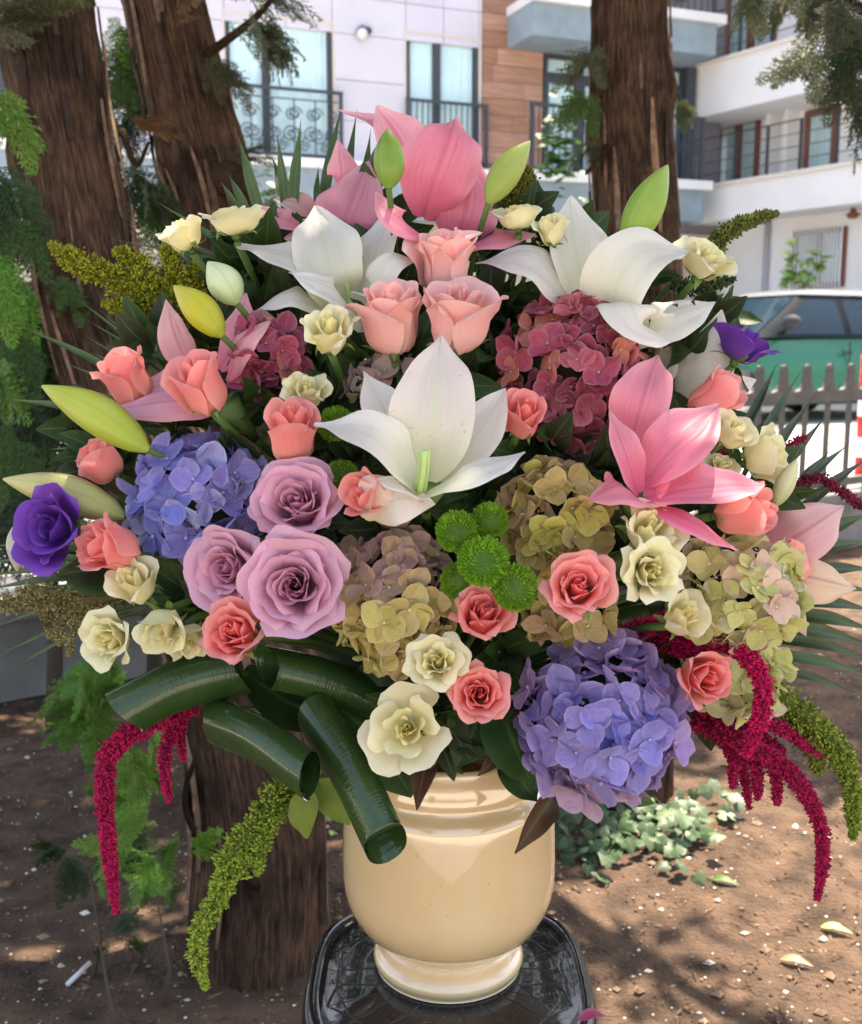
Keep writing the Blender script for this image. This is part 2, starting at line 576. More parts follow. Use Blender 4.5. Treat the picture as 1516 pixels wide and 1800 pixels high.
for a_, b_, c_, d2 in wins:
    mb = MB(); FL.box(mb, a_ - .03, a_ + .0, c_, d2, -.1, .012); FL.box(mb, b_, b_ + .03, c_, d2, -.1, .012); FL.box(mb, a_ - .03, b_ + .03, d2, d2 + .035, -.1, .013)
    obj('window_surround', mb, M_REVEAL, lb, smooth=False)
    window(FL, lb, a_ + .001, b_ - .001, c_, d2, -.028, M_DARK, [a_ + (b_ - a_) * (.37 if a_ < w2[0] else .43)], .075)
# ledge and blue band below the first-floor windows
zl0, zl1 = FL.at(480, 296)[1], FL.at(480, 350)[1]
mb = MB(); FL.box(mb, uL, uS + .2, zl0, zb - .002, -.3, .32); obj('ledge', mb, M_CAP, lb, smooth=False)
mb = MB(); FL.box(mb, uL, uS + .2, zl1 - .25, zl0 - .002, -.3, .25); obj('band', mb, M_BLUE, lb, smooth=False)
mb = MB(); FL.box(mb, uL, uE + 3.6, -.2, zl1 - .252, -.58, -.02); obj('ground_floor_wall', mb, plain('beige_render', (.55, .47, .38), .85, nscale=2), lb, smooth=False)
# juliet railings
def scroll(P, c, r0, turns, s, out):
    pts = []
    for i in range(22):
        t = i / 21; a = s * t * turns * 2 * math.pi; r = r0 * (1 - .8 * t)
        pts.append(P.pt(c[0] + r * math.cos(a), c[1] + r * math.sin(a), out))
    return pts
for wi, (a_, b_, c_, d2) in enumerate(wins[:2]):
    rl = FL.pt(a_, c_)
    jr = None
    zr = c_ + 1.02
    out = .10
    mb = MB(); FL.box(mb, a_ - .04, b_ + .12, zr - .045, zr, out - .025, out + .025); r1 = obj('railing', mb, M_DARK, lb, smooth=False)
    mb = MB(); FL.box(mb, a_, b_ + .08, c_ + .05, c_ + .085, out - .015, out + .015); obj('bottom_rail', mb, M_DARK, r1, smooth=False)
    for uu in (a_ - .01, b_ + .09):
        mb = MB(); FL.box(mb, uu - .025, uu + .025, c_ + .001, zr - .046, out - .022, out + .022); obj('post', mb, M_DARK, r1, smooth=False)
    if wi == 0:
        mb = MB(); FL.box(mb, a_ + .06, b_ + .04, zr - .17, zr - .15, out - .01, out + .01); obj('inner_rail', mb, M_DARK, r1, smooth=False)
        n = 5; sx = (b_ - a_) / n
        for i in range(n):
            cu = a_ + sx * (i + .5)
            for (dx, dz, rr, tn, sg) in ((-.13, .66, .10, 1.6, 1), (.13, .66, .10, 1.6, -1), (-.11, .36, .13, 1.7, -1), (.11, .36, .13, 1.7, 1), (0, .18, .08, 1.5, 1)):
                mb = MB(); mb.tube(scroll(FL, (cu + dx, c_ + dz), rr, tn, sg, out), .011, 5); obj('scroll', mb, M_DARK, r1)
            mb = MB(); FL.box(mb, a_ + sx * i + .0, a_ + sx * i + .018, c_ + .086, zr - .171, out - .009, out + .009); obj('bar', mb, M_DARK, r1, smooth=False)
    else:
        n = 13
        for i in range(n):
            uu = a_ + (b_ - a_) * (i + .5) / n
            mb = MB(); FL.box(mb, uu - .009, uu + .009, c_ + .086, zr - .046, out - .009, out + .009); obj('bar', mb, M_DARK, r1, smooth=False)
# round floodlight on the wall
p = FL.pt(*FL.at(636, 58), .0)
fl = thing('wall_light', 'small round dark floodlight on the pale cladding between two windows', 'light', p)
mb = MB(); mb.tube([p + FL.N * .001, p + FL.N * .09], [.09, .09], 16); obj('lamp_housing', mb, M_DARK, fl)
mb = MB(); mb.tube([p + FL.N * .091 + Vector((-.02, 0, -.03)), p + FL.N * .13 + Vector((-.03, 0, -.05))], [.085, .08], 16); obj('lens', mb, plain('lens_glass', (.7, .72, .74), .2), fl)
mb = MB(); mb.tube([p + FL.N * .05 + FL.U * .05, p + FL.N * .06 + FL.U * .12 + Vector((0, 0, .05))], .05, 10); obj('bracket', mb, M_DARK, fl)
# wood planks
zp = zl1 - .3; 
while zp < Z_TOP:
    h_ = .255
    cut = FL.at(900, 0)[0] + random.uniform(-.35, .35)
    for (a_, b_) in ((uS + .004, cut - .002), (cut + .002, uE - .004)):
        mb = MB(); FL.box(mb, a_, b_, zp + .004, zp + h_ - .004, -.1, .02 + random.uniform(-.003, .003))
        obj('plank', mb, M_WOOD, lb, smooth=False, color=jit(random.choice([lin('#b08672'), lin('#a67a64'), lin('#bb937e'), lin('#9a705c')]), .06))
    zp += h_
# bay with balconies
BO = .9
for (pyc, pyt, pyb, nm) in ((26, 42, 97, 'a'), (320, 336, 391, 'b')):
    u0, u1 = FL.at(936, 60, BO)[0], FL.at(1260 if nm == 'a' else 1247, 60, BO)[0]
    z2, z1, z0 = FL.at(1250, pyc, BO)[1], FL.at(1250, pyt, BO)[1], FL.at(1250, pyb, BO)[1]
    mb = MB(); FL.box(mb, u0, u1, z0, z1 - .002, .022, BO); bal = obj('balcony', mb, M_BLUE, lb, smooth=False)
    mb = MB(); FL.box(mb, u0 - .02, u1 + .12, z1, z2, .023, BO + .1); obj('balcony_cap', mb, M_CAP, bal, smooth=False)
    zr = z2 + 1.02
    mb = MB(); FL.box(mb, u0 - .02, u1 - .02, zr - .05, zr, BO - .03, BO + .03); rl = obj('railing', mb, M_DARK, lb, smooth=False)
    n = 26
    for i in range(n + 1):
        uu = u0 + .02 + (u1 - u0 - .08) * i / n
        w_ = .03 if i in (0, n) else .009
        mb = MB(); FL.box(mb, uu - w_, uu + w_, z2 + .001, zr - .051, BO - w_, BO + w_); obj('bar', mb, M_DARK, rl, smooth=False)
    for i in range(7):
        uu = u1 - .2 - i * .22
        mb = MB(); mb.tube(scroll(FL, (uu, z2 + .5), .10, 1.6, 1, BO), .011, 5); obj('scroll', mb, M_DARK, rl)
    if nm == 'b':
        ZB2 = z2
        ub0, ub1 = uE + .02, FL.at(1203, 200, .05)[0]
    else:
        ZA0 = z0
n = 4
for i in range(n):
    a_, b_ = ub0 + (ub1 - ub0) * i / n, ub0 + (ub1 - ub0) * (i + 1) / n
    window(FL, lb, a_ + .002, b_ - .002, ZB2 + .001, ZA0 - .35, .02, M_DARK, [], .09)
    window(FL, lb, a_ + .002, b_ - .002, ZA0 - .345, ZA0 - .01, .02, M_DARK, [], .06)
    window(FL, lb, a_ + .002, b_ - .002, ZA0 + 1.1, ZA0 + 3.2, .02, M_DARK, [], .09)
mb = MB(); FL.box(mb, ub1 - .02, ub1 + .16, ZB2 + .002, ZA0 - .002, -.05, .13); obj('corner_post', mb, M_DARK, lb, smooth=False)

# right building
FR = Plane((4.95, 18.9, 0), (.53, -.85, 0), (-.85, -.53, 0))
rb = thing('white_building', 'sunlit white plaster apartment building with brown framed balcony doors', 'building', FR.pt(0, 0))
u0, u1 = FR.at(1200, 300)[0] - 3.5, FR.at(1516, 300)[0] + 5
A0, A1 = FR.at(1466, 151)[1], FR.at(1405, 69)[1]
B0, B1 = FR.at(1245, 389)[1], FR.at(1258, 329)[1]
RC = -1.1
mb = MB(); FR.box(mb, u0, u1, .15, B0 - .001, RC - .5, RC + .35); obj('ground_floor_wall', mb, M_PLASTER, rb, smooth=False)
mb = MB(); FR.box(mb, u0, u1, B0, 11, RC - .5, RC); obj('wall', mb, M_PLASTER, rb, smooth=False)
for z0, z1 in ((B0, B1), (A0, A1), (A1 + 2.05, A1 + 3.0)):
    mb = MB(); FR.box(mb, u0, u1, z0, z1, RC + .002, 0); pb = obj('balcony', mb, M_PLASTER, rb, smooth=False)
    mb = MB(); FR.box(mb, u0, u1, z1 + .001, z1 + .06, -.16, .05); obj('cap_trim', mb, M_CREAM, pb, smooth=False)
def rwin(x0, x1, zt_, z0, mull, out):
    a_, b_ = FR.at(x0, 260, out)[0], FR.at(x1, 260, out)[0]
    window(FR, rb, a_, b_, z0, zt_, out + .06, M_BROWN, [a_ + (b_ - a_) * k_ for k_ in mull], .09, M_CURT2)
rwin(1262, 1337, FR.at(1337, 203, RC)[1], B1 + .08, [.52], RC)
rwin(1416, 1472, FR.at(1470, 186, RC)[1], B1 + .08, [], RC)
rwin(1270, 1357, FR.at(1357, -60, RC)[1], A1 + .08, [.52], RC)
rwin(1420, 1480, FR.at(1480, -90, RC)[1], A1 + .08, [], RC)
gz1, gz0 = FR.at(1450, 402, RC + .35)[1], FR.at(1450, 505, RC + .35)[1]
a_, b_ = FR.at(1397, 450, RC + .35)[0], FR.at(1489, 450, RC + .35)[0]
gw = window(FR, rb, a_, b_, gz0, gz1, RC + .41, M_BROWN, [a_ + (b_ - a_) * .5], .08, M_CURT2)
for i in range(15):
    uu = a_ + (b_ - a_) * (i + .5) / 15
    mb = MB(); FR.box(mb, uu - .012, uu + .012, gz0, gz1, RC + .45, RC + .47); obj('grille_bar', mb, M_CAP, gw, smooth=False)
for x0, x1 in ((1367, 1373), (1236, 1252), (1400, 1404)):
    mb = MB(); FR.box(mb, FR.at(x0, 240, RC)[0], FR.at(x1, 240, RC)[0], B1 + .061, A0 - .001, RC + .002, RC + .3); obj('pilaster', mb, M_PLASTER, rb, smooth=False)
for zb_ in (B1 + .062, A1 + .062):
    mb = MB(); FR.box(mb, u0, u1, zb_ + .78, zb_ + .80, -.11, -.09); rr = obj('railing', mb, M_DARK, rb, smooth=False)
    for k_ in (.18, .38, .58):
        mb = MB(); FR.box(mb, u0, u1, zb_ + k_, zb_ + k_ + .014, -.105, -.09); obj('wire', mb, M_IRON, rr, smooth=False)
    for x in (1212, 1292, 1348, 1406, 1470, 1540):
        uu = FR.at(x, 290, -.1)[0]
        mb = MB(); FR.box(mb, uu - .022, uu - .008, zb_, zb_ + .779, -.12, -.08); FR.box(mb, uu + .008, uu + .022, zb_, zb_ + .779, -.12, -.08); obj('post', mb, M_DARK, rr, smooth=False)
uu = FR.at(1352, 440, RC + .35)[0]
mb = MB(); mb.tube([FR.pt(uu, .15, RC + .42), FR.pt(uu, B0 - .002, RC + .42)], .05, 8); obj('drainpipe', mb, plain('zinc', (.4, .4, .42), .6), rb)
p = FR.pt(FR.at(1500, 372, -.5)[0], B0, -.5)
sl = thing('ceiling_lamp', 'small brown lamp under the white balcony at the right edge', 'lamp', p)
mb = MB(); mb.tube([p, p - Vector((0, 0, .06)), p - Vector((0, 0, .10))], [.04, .05, .12], 12); obj('lamp_base', mb, M_BROWN, sl)
mb = MB(); mb.tube([p - Vector((0, 0, .1005)), p - Vector((0, 0, .16))], [.10, .06], 12); obj('lamp_shade', mb, M_BROWN, sl)

# ------------------------------------------------------------------ green car
M_CARG = plain('green_car_paint', (.004, .135, .072), .32, coat=.3)
M_SILV = plain('silver_roof_paint', (.22, .235, .25), .25, coat=.6)
M_TRIM = plain('car_black_trim', (.02, .02, .022), .45)
M_TYRE = plain('tyre_rubber', (.02, .02, .02), .8)
M_RIM = plain('alloy', (.5, .5, .52), .3, metal=.8)
m, nt, bs = new_mat('car_glass'); bs.inputs['Base Color'].default_value = (.012, .03, .045, 1); bs.inputs['Roughness'].default_value = .05; bs.inputs['Specular IOR Level'].default_value = .35
M_CGL = m
ya = R(205)
cf = Vector((math.cos(ya), math.sin(ya), 0)); cl = Vector((-cf.y, cf.x, 0))
Ap = W(1342, 575, 12.0)
cc = Ap - cf * .85 - cl * .80; cc.z = .15
car = thing('parked_car', 'green hatchback with silver roof parked in the sun beyond the fence', 'car', cc)
def CP(x, y, z):
    return cc + cf * x + cl * y + Vector((0, 0, z))
def loft(st):
    v, f = [], []
    n = len(st[0][1])
    for x, pr in st:
        for y, z in pr: v.append(CP(x, y, z))
        for y, z in reversed(pr[:-1]): v.append(CP(x, -y, z))
    m_ = 2 * n - 1
    for i in range(len(st) - 1):
        for k_ in range(m_):
            f.append((i * m_ + k_, i * m_ + (k_ + 1) % m_, (i + 1) * m_ + (k_ + 1) % m_, (i + 1) * m_ + k_))
    f.append(tuple(range(m_ - 1, -1, -1))); f.append(tuple(range((len(st) - 1) * m_, len(st) * m_)))
    return v, f
def sec(w, zb_, zm, zt_, top):
    return [(w * .86, zb_), (w * .97, zb_ + .08), (w, zm - .1), (w * .985, zm + .08), (w * .93, zt_ - .03), (w * .86, zt_), (w * .45, zt_ + top), (0, zt_ + top * 1.2)]
st = [(1.98, sec(.62, .30, .48, .66, .02)), (1.92, sec(.74, .24, .5, .74, .03)), (1.6, sec(.85, .2, .52, .86, .04)), (.95, sec(.89, .2, .55, .95, .05)),
      (.2, sec(.90, .2, .55, .97, .0)), (-1.0, sec(.90, .2, .55, .98, 0)), (-1.6, sec(.88, .22, .56, .97, 0)), (-1.95, sec(.80, .26, .55, .92, 0)), (-2.02, sec(.70, .32, .5, .8, 0))]
mb = MB(); mb.add(*loft(st)); obj('body', mb, M_CARG, car)
# cabin shell as silver roof over a dark pillar frame
def cab(t, s=1.0):
    """point rows of the cabin: t=0 at the waist, 1 at the roof"""
    return dict(xf=lerp(.98, .18, t), xr=lerp(-1.92, -1.62, t), w=lerp(.84, .64, t ** 1.3) * s, z=lerp(.965, 1.46, t))
v, f = [], []
nr = 7
for i in range(nr):
    c_ = cab(i / (nr - 1))
    for q in range(10):
        x = lerp(c_['xf'], c_['xr'], q / 9); v.append(CP(x, c_['w'], c_['z']))
    for q in range(10):
        x = lerp(c_['xr'], c_['xf'], q / 9); v.append(CP(x, -c_['w'], c_['z']))
for i in range(nr - 1):
    for q in range(20):
        f.append((i * 20 + q, i * 20 + (q + 1) % 20, (i + 1) * 20 + (q + 1) % 20, (i + 1) * 20 + q))
mb = MB(); mb.add(v, f); obj('cabin_frame', mb, plain('car_pillar_grey', (.02, .025, .03), .8, spec=.1), car)
v, f = [], []
for i in range(11):
    for j in range(9):
        s_, t_ = i / 10, j / 8
        x = lerp(.22, -1.66, s_); y = lerp(.655, -.655, t_)
        bulge = .085 * (1 - (2 * s_ - 1) ** 4) ** .7 * (1 - (2 * t_ - 1) ** 4) ** .6
        v.append(CP(x, y, 1.455 + bulge))
for i in range(10):
    for j in range(8):
        f.append((i * 9 + j, i * 9 + j + 1, i * 9 + j + 10, i * 9 + j + 9))
mb = MB(); mb.add(v, f); obj('roof', mb, M_SILV, car)
def cabpt(x0, x1, t, sgn=1, off=.004):
    c_ = cab(t); return CP(x0, (c_['w'] + off) * sgn, c_['z'])
def sidewin(xa0, xa1, xb1, xb0, t0, t1, sgn):
    v, f = [], []
    for i in range(6):
        t = lerp(t0, t1, i / 5)
        for q in range(6):
            x = lerp(lerp(xa0, xa1, i / 5), lerp(xb0, xb1, i / 5), q / 5); v.append(cabpt(x, 0, t, sgn))
    for i in range(5):
        for q in range(5): f.append((i * 6 + q, i * 6 + q + 1, i * 6 + q + 7, i * 6 + q + 6))
    return v, f
for sg in (1, -1):
    for a4 in ((.70, .12, -.30, -.34), (-.44, -.40, -1.05, -1.15), (-1.24, -1.14, -1.48, -1.66)):
        mb = MB(); mb.add(*sidewin(a4[0], a4[1], a4[2], a4[3], .08, .88, sg)); obj('side_window', mb, M_CGL, car)
    mb = MB(); mb.box(CP(-.32, sg * .905, .8), (.13, .02, .03), Matrix((cf, cl, Vector((0, 0, 1)))).transposed()); obj('door_handle', mb, M_TRIM, car)
    mb = MB(); mb.box(CP(-.4, sg * .897, .30), (2.3, .03, .12), Matrix((cf, cl, Vector((0, 0, 1)))).transposed()); obj('sill', mb, M_TRIM, car)
    p0 = CP(.62, sg * .86, 1.02); p1 = CP(.66, sg * 1.02, 1.10)
    mb = MB(); mb.tube([p0, p0.lerp(p1, .5), p1], .03, 8); mir = obj('mirror', mb, M_TRIM, car)
    v, f = [], []
    for i in range(9):
        for k_ in range(12):
            th, ph_ = math.pi * i / 8, 2 * math.pi * k_ / 12
            v.append(CP(.68 + .085 * math.sin(th) * math.cos(ph_), sg * (1.06 + .12 * math.cos(th)), 1.13 + .085 * math.sin(th) * math.sin(ph_)))
    for i in range(8):
        for k_ in range(12): f.append((i * 12 + k_, i * 12 + (k_ + 1) % 12, (i + 1) * 12 + (k_ + 1) % 12, (i + 1) * 12 + k_))
    mb = MB(); mb.add(v, f); obj('mirror_shell', mb, plain('mirror_grey', (.04, .045, .05), .7, spec=.15), mir)
    for x in (1.22, -1.30):
        mb = MB(); mb.tube([CP(x, sg * .915, .31), CP(x, sg * .70, .31)], .31, 28); wh = obj('wheel', mb, M_TYRE, car)
        mb = MB(); mb.tube([CP(x, sg * .921, .31), CP(x, sg * .90, .31)], [.19, .21], 24); obj('rim', mb, M_RIM, wh)
    mb = MB(); mb.tube([CP(1.90, sg * .58, .66), CP(1.97, sg * .57, .65)], [.13, .11], 18); obj('headlight', mb, plain('lamp_glass', (.8, .8, .82), .1), car)
    for xx in (-.36, -1.2):
        mb = MB(); mb.box(CP(xx, sg * .9005, .62), (.008, .012, .6), Matrix((cf, cl, Vector((0, 0, 1)))).transposed()); obj('door_seam', mb, M_TRIM, car, smooth=False)
v, f = [], []
for i in range(7):
    c_ = cab(lerp(.06, .92, i / 6))
    for q in range(9):
        y = lerp(-1, 1, q / 8); v.append(CP(c_['xf'] + .012 + .05 * (1 - y * y), y * c_['w'] * .93, c_['z'] + .006))
for i in range(6):
    for q in range(8): f.append((i * 9 + q, i * 9 + q + 1, i * 9 + q + 10, i * 9 + q + 9))
mb = MB(); mb.add(v, f); obj('windscreen', mb, M_CGL, car)
mb = MB(); mb.box(CP(1.975, 0, .42), (.05, 1.2, .16), Matrix((cf, cl, Vector((0, 0, 1)))).transposed()); obj('grille', mb, M_TRIM, car)

# ------------------------------------------------------------------ cypress foliage
M_CYP = plain('cypress_scale_leaves', (.07, .11, .035), .6, use_obj=True, island=.35, tr=.35)
M_TWIG = plain('twig_bark', (.10, .07, .05), .9)
def spray_geo(mb, rnd, O, X, Y, L, fine=1.0):
    """flat feathery cypress spray: main axis along X, side twigs in the X-Y plane"""
    Zv = X.cross(Y)
    n = int(13 * fine)
    def diamond(a, d, s, l, w):
        b = a + d * l
        mb.add([a, a + d * l * .45 + s * w, b, a + d * l * .45 - s * w], [(0, 1, 2, 3)])
    ax = [O]
    p, dr = O.copy(), X.copy()
    for i in range(n):
        dr = (dr + Y * rnd.uniform(-.06, .06) + Vector((0, 0, -1)) * .05).normalized()
        q = p + dr * L / n
        s = dr.cross(Zv).normalized()
        diamond(p, dr, s, L / n * 1.3, L * .008)
        for sg in (1, -1):
            t = (i + .5) / n
            l1 = L * .42 * (1 - t) ** .7 * rnd.uniform(.6, 1.1) + L * .05
            d1 = (dr * .75 + s * sg * .75 + Zv * rnd.uniform(-.35, .35)).normalized()
            s1 = d1.cross(Zv).normalized()
            k = max(2, int(l1 / L * 13))
            pp_ = p.copy()
            for j in range(k):
                diamond(pp_, d1, s1, l1 / k * 1.4, L * .013)
                for s2 in (1, -1):
                    d2 = (d1 * .8 + s1 * s2 * .65 + Zv * rnd.uniform(-.4, .4)).normalized()
                    diamond(pp_, d2, d2.cross(Zv).normalized(), L * rnd.uniform(.06, .12), L * .013)
                pp_ = pp_ + d1 * l1 / k
                d1 = (d1 + Vector((0, 0, -.04))).normalized()
        p = q
def bough_mesh(seed, n=9):
    rnd = random.Random(seed); mb = MB()
    for i in range(n):
        a = rnd.uniform(-.9, .9); e = rnd.uniform(-.5, .5)
        X = Vector((1, math.sin(a), math.sin(e))).normalized()
        Y = X.cross(Vector((rnd.uniform(-.5, .5), rnd.uniform(-.5, .5), 1))).normalized()
        spray_geo(mb, rnd, Vector((rnd.uniform(0, .35), rnd.uniform(-.06, .06), rnd.uniform(-.06, .06))) + X * .05, X, Y, rnd.uniform(.35, .7))
    return mb.mesh('foliage_spray', M_CYP)
BOUGH = [bough_mesh(s) for s in range(4)]
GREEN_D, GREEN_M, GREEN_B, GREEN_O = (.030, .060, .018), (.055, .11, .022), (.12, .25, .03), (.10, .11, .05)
def bough(parent, px, py, d, size_px, dr, color, nm='foliage_spray'):
    s = size_px * d / FPX
    X = D(*dr); q = X.to_track_quat('X', 'Z')
    Mx = Matrix.Translation(W(px, py, d) - Vector(parent.location)) @ q.to_matrix().to_4x4() @ Matrix.Rotation(random.uniform(-.9, .9), 4, 'X') @ Matrix.Scale(s, 4)
    return link(nm, random.choice(BOUGH), parent, color=jit(color, .2), M=Mx)

# bark
m, nt, bs = new_mat('fibrous_bark')
L_ = nt.links
tc = nd(nt, 'TexCoord'); sx = nd(nt, 'SeparateXYZ'); L_.new(tc.outputs['UV'], sx.inputs[0])
ang = mathn(nt, 'MULTIPLY', sx.outputs[0], 2 * math.pi)
cb = nd(nt, 'CombineXYZ'); L_.new(mathn(nt, 'MULTIPLY', mathn(nt, 'COSINE', ang), 5.0), cb.inputs[0]); L_.new(mathn(nt, 'MULTIPLY', mathn(nt, 'SINE', ang), 5.0), cb.inputs[1]); L_.new(mathn(nt, 'MULTIPLY', sx.outputs[1], 5.0), cb.inputs[2])
n1 = nd(nt, 'TexNoise', i_2=3.6, i_3=9.0); n1.inputs[4].default_value = .65; L_.new(cb.outputs[0], n1.inputs[0])
n2 = nd(nt, 'TexNoise', i_2=9.0, i_3=8.0); L_.new(tc.outputs['Object'], n2.inputs[0])
c1 = ramp(nt, n1.outputs[0], [(.30, lin('#2c211b')), (.46, lin('#4f3c30')), (.60, lin('#6f5542')), (.80, lin('#967660'))])
c2 = ramp(nt, n2.outputs[0], [(.34, (.34, .33, .33)), (.50, (.78, .76, .74)), (.68, (1.1, 1.02, .95))])
L_.new(mixn(nt, 1.0, c1, c2, 'MULTIPLY'), bs.inputs['Base Color']); bs.inputs['Roughness'].default_value = .95; bs.inputs['Specular IOR Level'].default_value = .15
bp = nd(nt, 'Bump'); bp.inputs['Strength'].default_value = .9; bp.inputs['Distance'].default_value = .012; L_.new(n1.outputs[0], bp.inputs['Height']); L_.new(bp.outputs[0], bs.inputs['Normal'])
M_BARK = m
M_STRIP = plain('bark_fibre', (.2, .15, .1), .95, use_obj=True, nscale=60, namt=.3, bump=.5, bscale=120)
def trunk_geo(pts, rad, seed, seg=72, n=130):
    S = spline(pts, n); T, N = frames(S)
    Rr = spline([Vector((r, 0, 0)) for r in rad], n)
    v, f, uv = [], [], []
    Ltot = sum((S[i + 1] - S[i]).length for i in range(n - 1))
    knots = [(random.Random(seed * 7 + k).uniform(0, 6.28), random.Random(seed * 13 + k).uniform(.05, .95)) for k in range(9)]
    for i in range(n):
        B = T[i].cross(N[i]); l = i / (n - 1)
        for k in range(seg + 1):
            a = 2 * math.pi * k / seg
            c_, s_ = math.cos(a), math.sin(a)
            ridge = noise.noise(Vector((c_ * 5.5, s_ * 5.5, l * Ltot * 1.6 + seed * 9))) * .085 + noise.noise(Vector((c_ * 13, s_ * 13, l * Ltot * 3.2 + seed * 5))) * .05
            lob = noise.noise(Vector((c_ * 1.2, s_ * 1.2, l * Ltot * 1.5 + seed))) * .16
            kn = 0
            for (ka, kl) in knots:
                da = math.atan2(math.sin(a - ka), math.cos(a - ka))
                kn += .22 * math.exp(-(da / .35) ** 2 - ((l - kl) * Ltot / .07) ** 2)
            r = Rr[i].x * (1 + ridge + lob + kn)
            v.append(S[i] + (N[i] * c_ + B * s_) * r); uv.append((k / seg, l * Ltot))
    w = seg + 1
    for i in range(n - 1):
        for k in range(seg):
            f.append((i * w + k, i * w + k + 1, (i + 1) * w + k + 1, (i + 1) * w + k))
    return v, f, uv
def gpt(px, py, d):
    return W(px, py, d)
def tree(label, px_pts, px_w, seed):
    base = W(*px_pts[0]); 
    t = thing('cypress_tree', label, 'tree', (base.x, base.y, 0), 'cypress trees around the bouquet')
    pts = [W(*p) for p in px_pts]
    pts[0].z = -.05
    rad = [w_ * .5 * p[2] / FPX for w_, p in zip(px_w, px_pts)]
    mb = MB(); mb.add(*trunk_geo(pts, rad, seed)); obj('trunk', mb, M_BARK, t)
    r_ = random.Random(seed * 31)
    n = 200; S = spline(pts, n); T, N = frames(S); Rr = spline([Vector((r, 0, 0)) for r in rad], n)
    for q in range(170):
        i0 = r_.randrange(2, 150); ln = r_.randrange(5, 16); a0 = r_.uniform(0, 6.28); dr = r_.uniform(-.012, .012)
        lift0, lift1 = r_.uniform(.0, .06), r_.uniform(.0, .10); w_ = r_.uniform(.03, .10)
        v, f, uv = [], [], []
        for k in range(7):
            i = min(n - 1, i0 + int(ln * k / 6)); B = T[i].cross(N[i]); t_ = k / 6
            lift = 1.035 + lift0 * max(0, .35 - t_) * 2 + lift1 * max(0, t_ - .6) * 2
            ww = w_ * (math.sin(math.pi * (t_ * .9 + .05)) ** .6)
            for j in (-1, 0, 1):
                a = a0 + dr * k + j * ww
                v.append(S[i] + (N[i] * math.cos(a) + B * math.sin(a)) * Rr[i].x * (lift + (.05 if j == 0 else 0))); uv.append((j * .5 + .5, t_))
        for k in range(6):
            for j in range(2): f.append((k * 3 + j, k * 3 + j + 1, k * 3 + j + 4, k * 3 + j + 3))
        mb = MB(); mb.add(v, f, uv); obj('bark_strip', mb, M_STRIP, t, color=jit(r_.choice([lin('#4d392d'), lin('#6b503e'), lin('#7d604b'), lin('#8f7059'), lin('#3a2a22')]), .15))
    return t, pts
T1, T1p = tree('large brown cypress trunk leaning at the left edge of the photo, nearest the bouquet',
               [(455, 1730, 1.95), (445, 1400, 1.97), (350, 1000, 2.0), (185, 600, 2.05), (130, 330, 2.1), (78, 0, 2.15), (40, -300, 2.3), (20, -1500, 2.6)], [232, 188, 184, 175, 172, 158, 150, 70], 1)
T2, T2p = tree('darker cypress trunk leaning just right of the large left trunk, with a broken stump',
               [(520, 1330, 2.75), (440, 900, 2.75), (385, 420, 2.7), (345, 250, 2.7), (292, 0, 2.75), (255, -250, 2.8), (230, -1400, 3.0)], [170, 160, 158, 140, 148, 140, 60], 2)
T3, T3p = tree('straight brown cypress trunk behind the upper right of the bouquet',
               [(1085, 1400, 2.6), (1118, 800, 2.65), (1118, 420, 2.7), (1110, 220, 2.7), (1107, 0, 2.7), (1100, -300, 2.75), (1090, -1500, 3.0)], [190, 146, 122, 116, 113, 112, 60], 3)
# stump and bare branches
def limb(parent, pts, rad, nm='branch'):
    mb = MB(); mb.tube(spline([W(*p) for p in pts], 16), [lerp(rad[0], rad[1], i / 15) for i in range(16)], 8); return obj(nm, mb, M_BARK, parent)
limb(T2, [(370, 320, 2.66), (405, 315, 2.6), (428, 322, 2.55)], (.055, .035), 'broken_stump')
limb(T2, [(330, 120, 2.7), (400, 70, 2.6), (460, 20, 2.5), (520, -60, 2.4)], (.014, .004))
limb(T1, [(215, 230, 2.1), (240, 290, 2.05), (262, 250, 2.0)], (.008, .003))
limb(T1, [(90, 540, 1.95), (130, 545, 1.93), (190, 535, 1.9)], (.006, .003))
limb(T3, [(1068, 260, 2.62), (1045, 290, 2.58), (1030, 305, 2.56)], (.012, .004))
limb(T3, [(1150, -60, 2.6), (1300, -60, 2.4), (1440, -20, 2.2), (1560, 40, 2.1)], (.035, .008))
limb(T1, [(455, 1560, 1.85), (350, 1470, 1.75), (325, 1400, 1.72), (345, 1330, 1.72)], (.008, .004), 'dead_twig')
# hanging sprays
def sp(parent, lst):
    for (px, py, d, s, dr, c) in lst:
        bough(parent, px, py, d, s, dr, c)
sp(T2, [(400, 40, 2.5, 170, (.8, -.3, .2), GREEN_O), (440, 20, 2.45, 160, (.7, -.6, .1), GREEN_O), (380, 90, 2.55, 130, (.3, -.9, .2), GREEN_O), (470, 60, 2.4, 120, (.5, -.7, .3), GREEN_O),
        (430, -20, 2.5, 170, (.9, -.2, .0), GREEN_M), (360, 10, 2.6, 150, (.5, .5, .3), GREEN_D), (455, 85, 2.45, 90, (.6, -.6, .2), GREEN_O),
        (215, 60, 2.75, 190, (.1, -1, 0), GREEN_M), (235, 160, 2.75, 200, (-.1, -1, .1), GREEN_D), (225, 280, 2.5, 190, (.5, -.8, .2), GREEN_D), (250, 320, 2.4, 190, (.6, -.7, .2), GREEN_O), (280, 330, 2.4, 150, (.2, -1, .2), GREEN_M),
        (235, 230, 2.4, 100, (.6, .1, .3), (.28, .15, .06)), (300, 40, 2.5, 110, (.4, .3, .4), (.22, .11, .05)), (400, 290, 2.55, 110, (.7, .3, .2), GREEN_O), (210, 20, 2.75, 160, (.3, -1, 0), GREEN_B)])
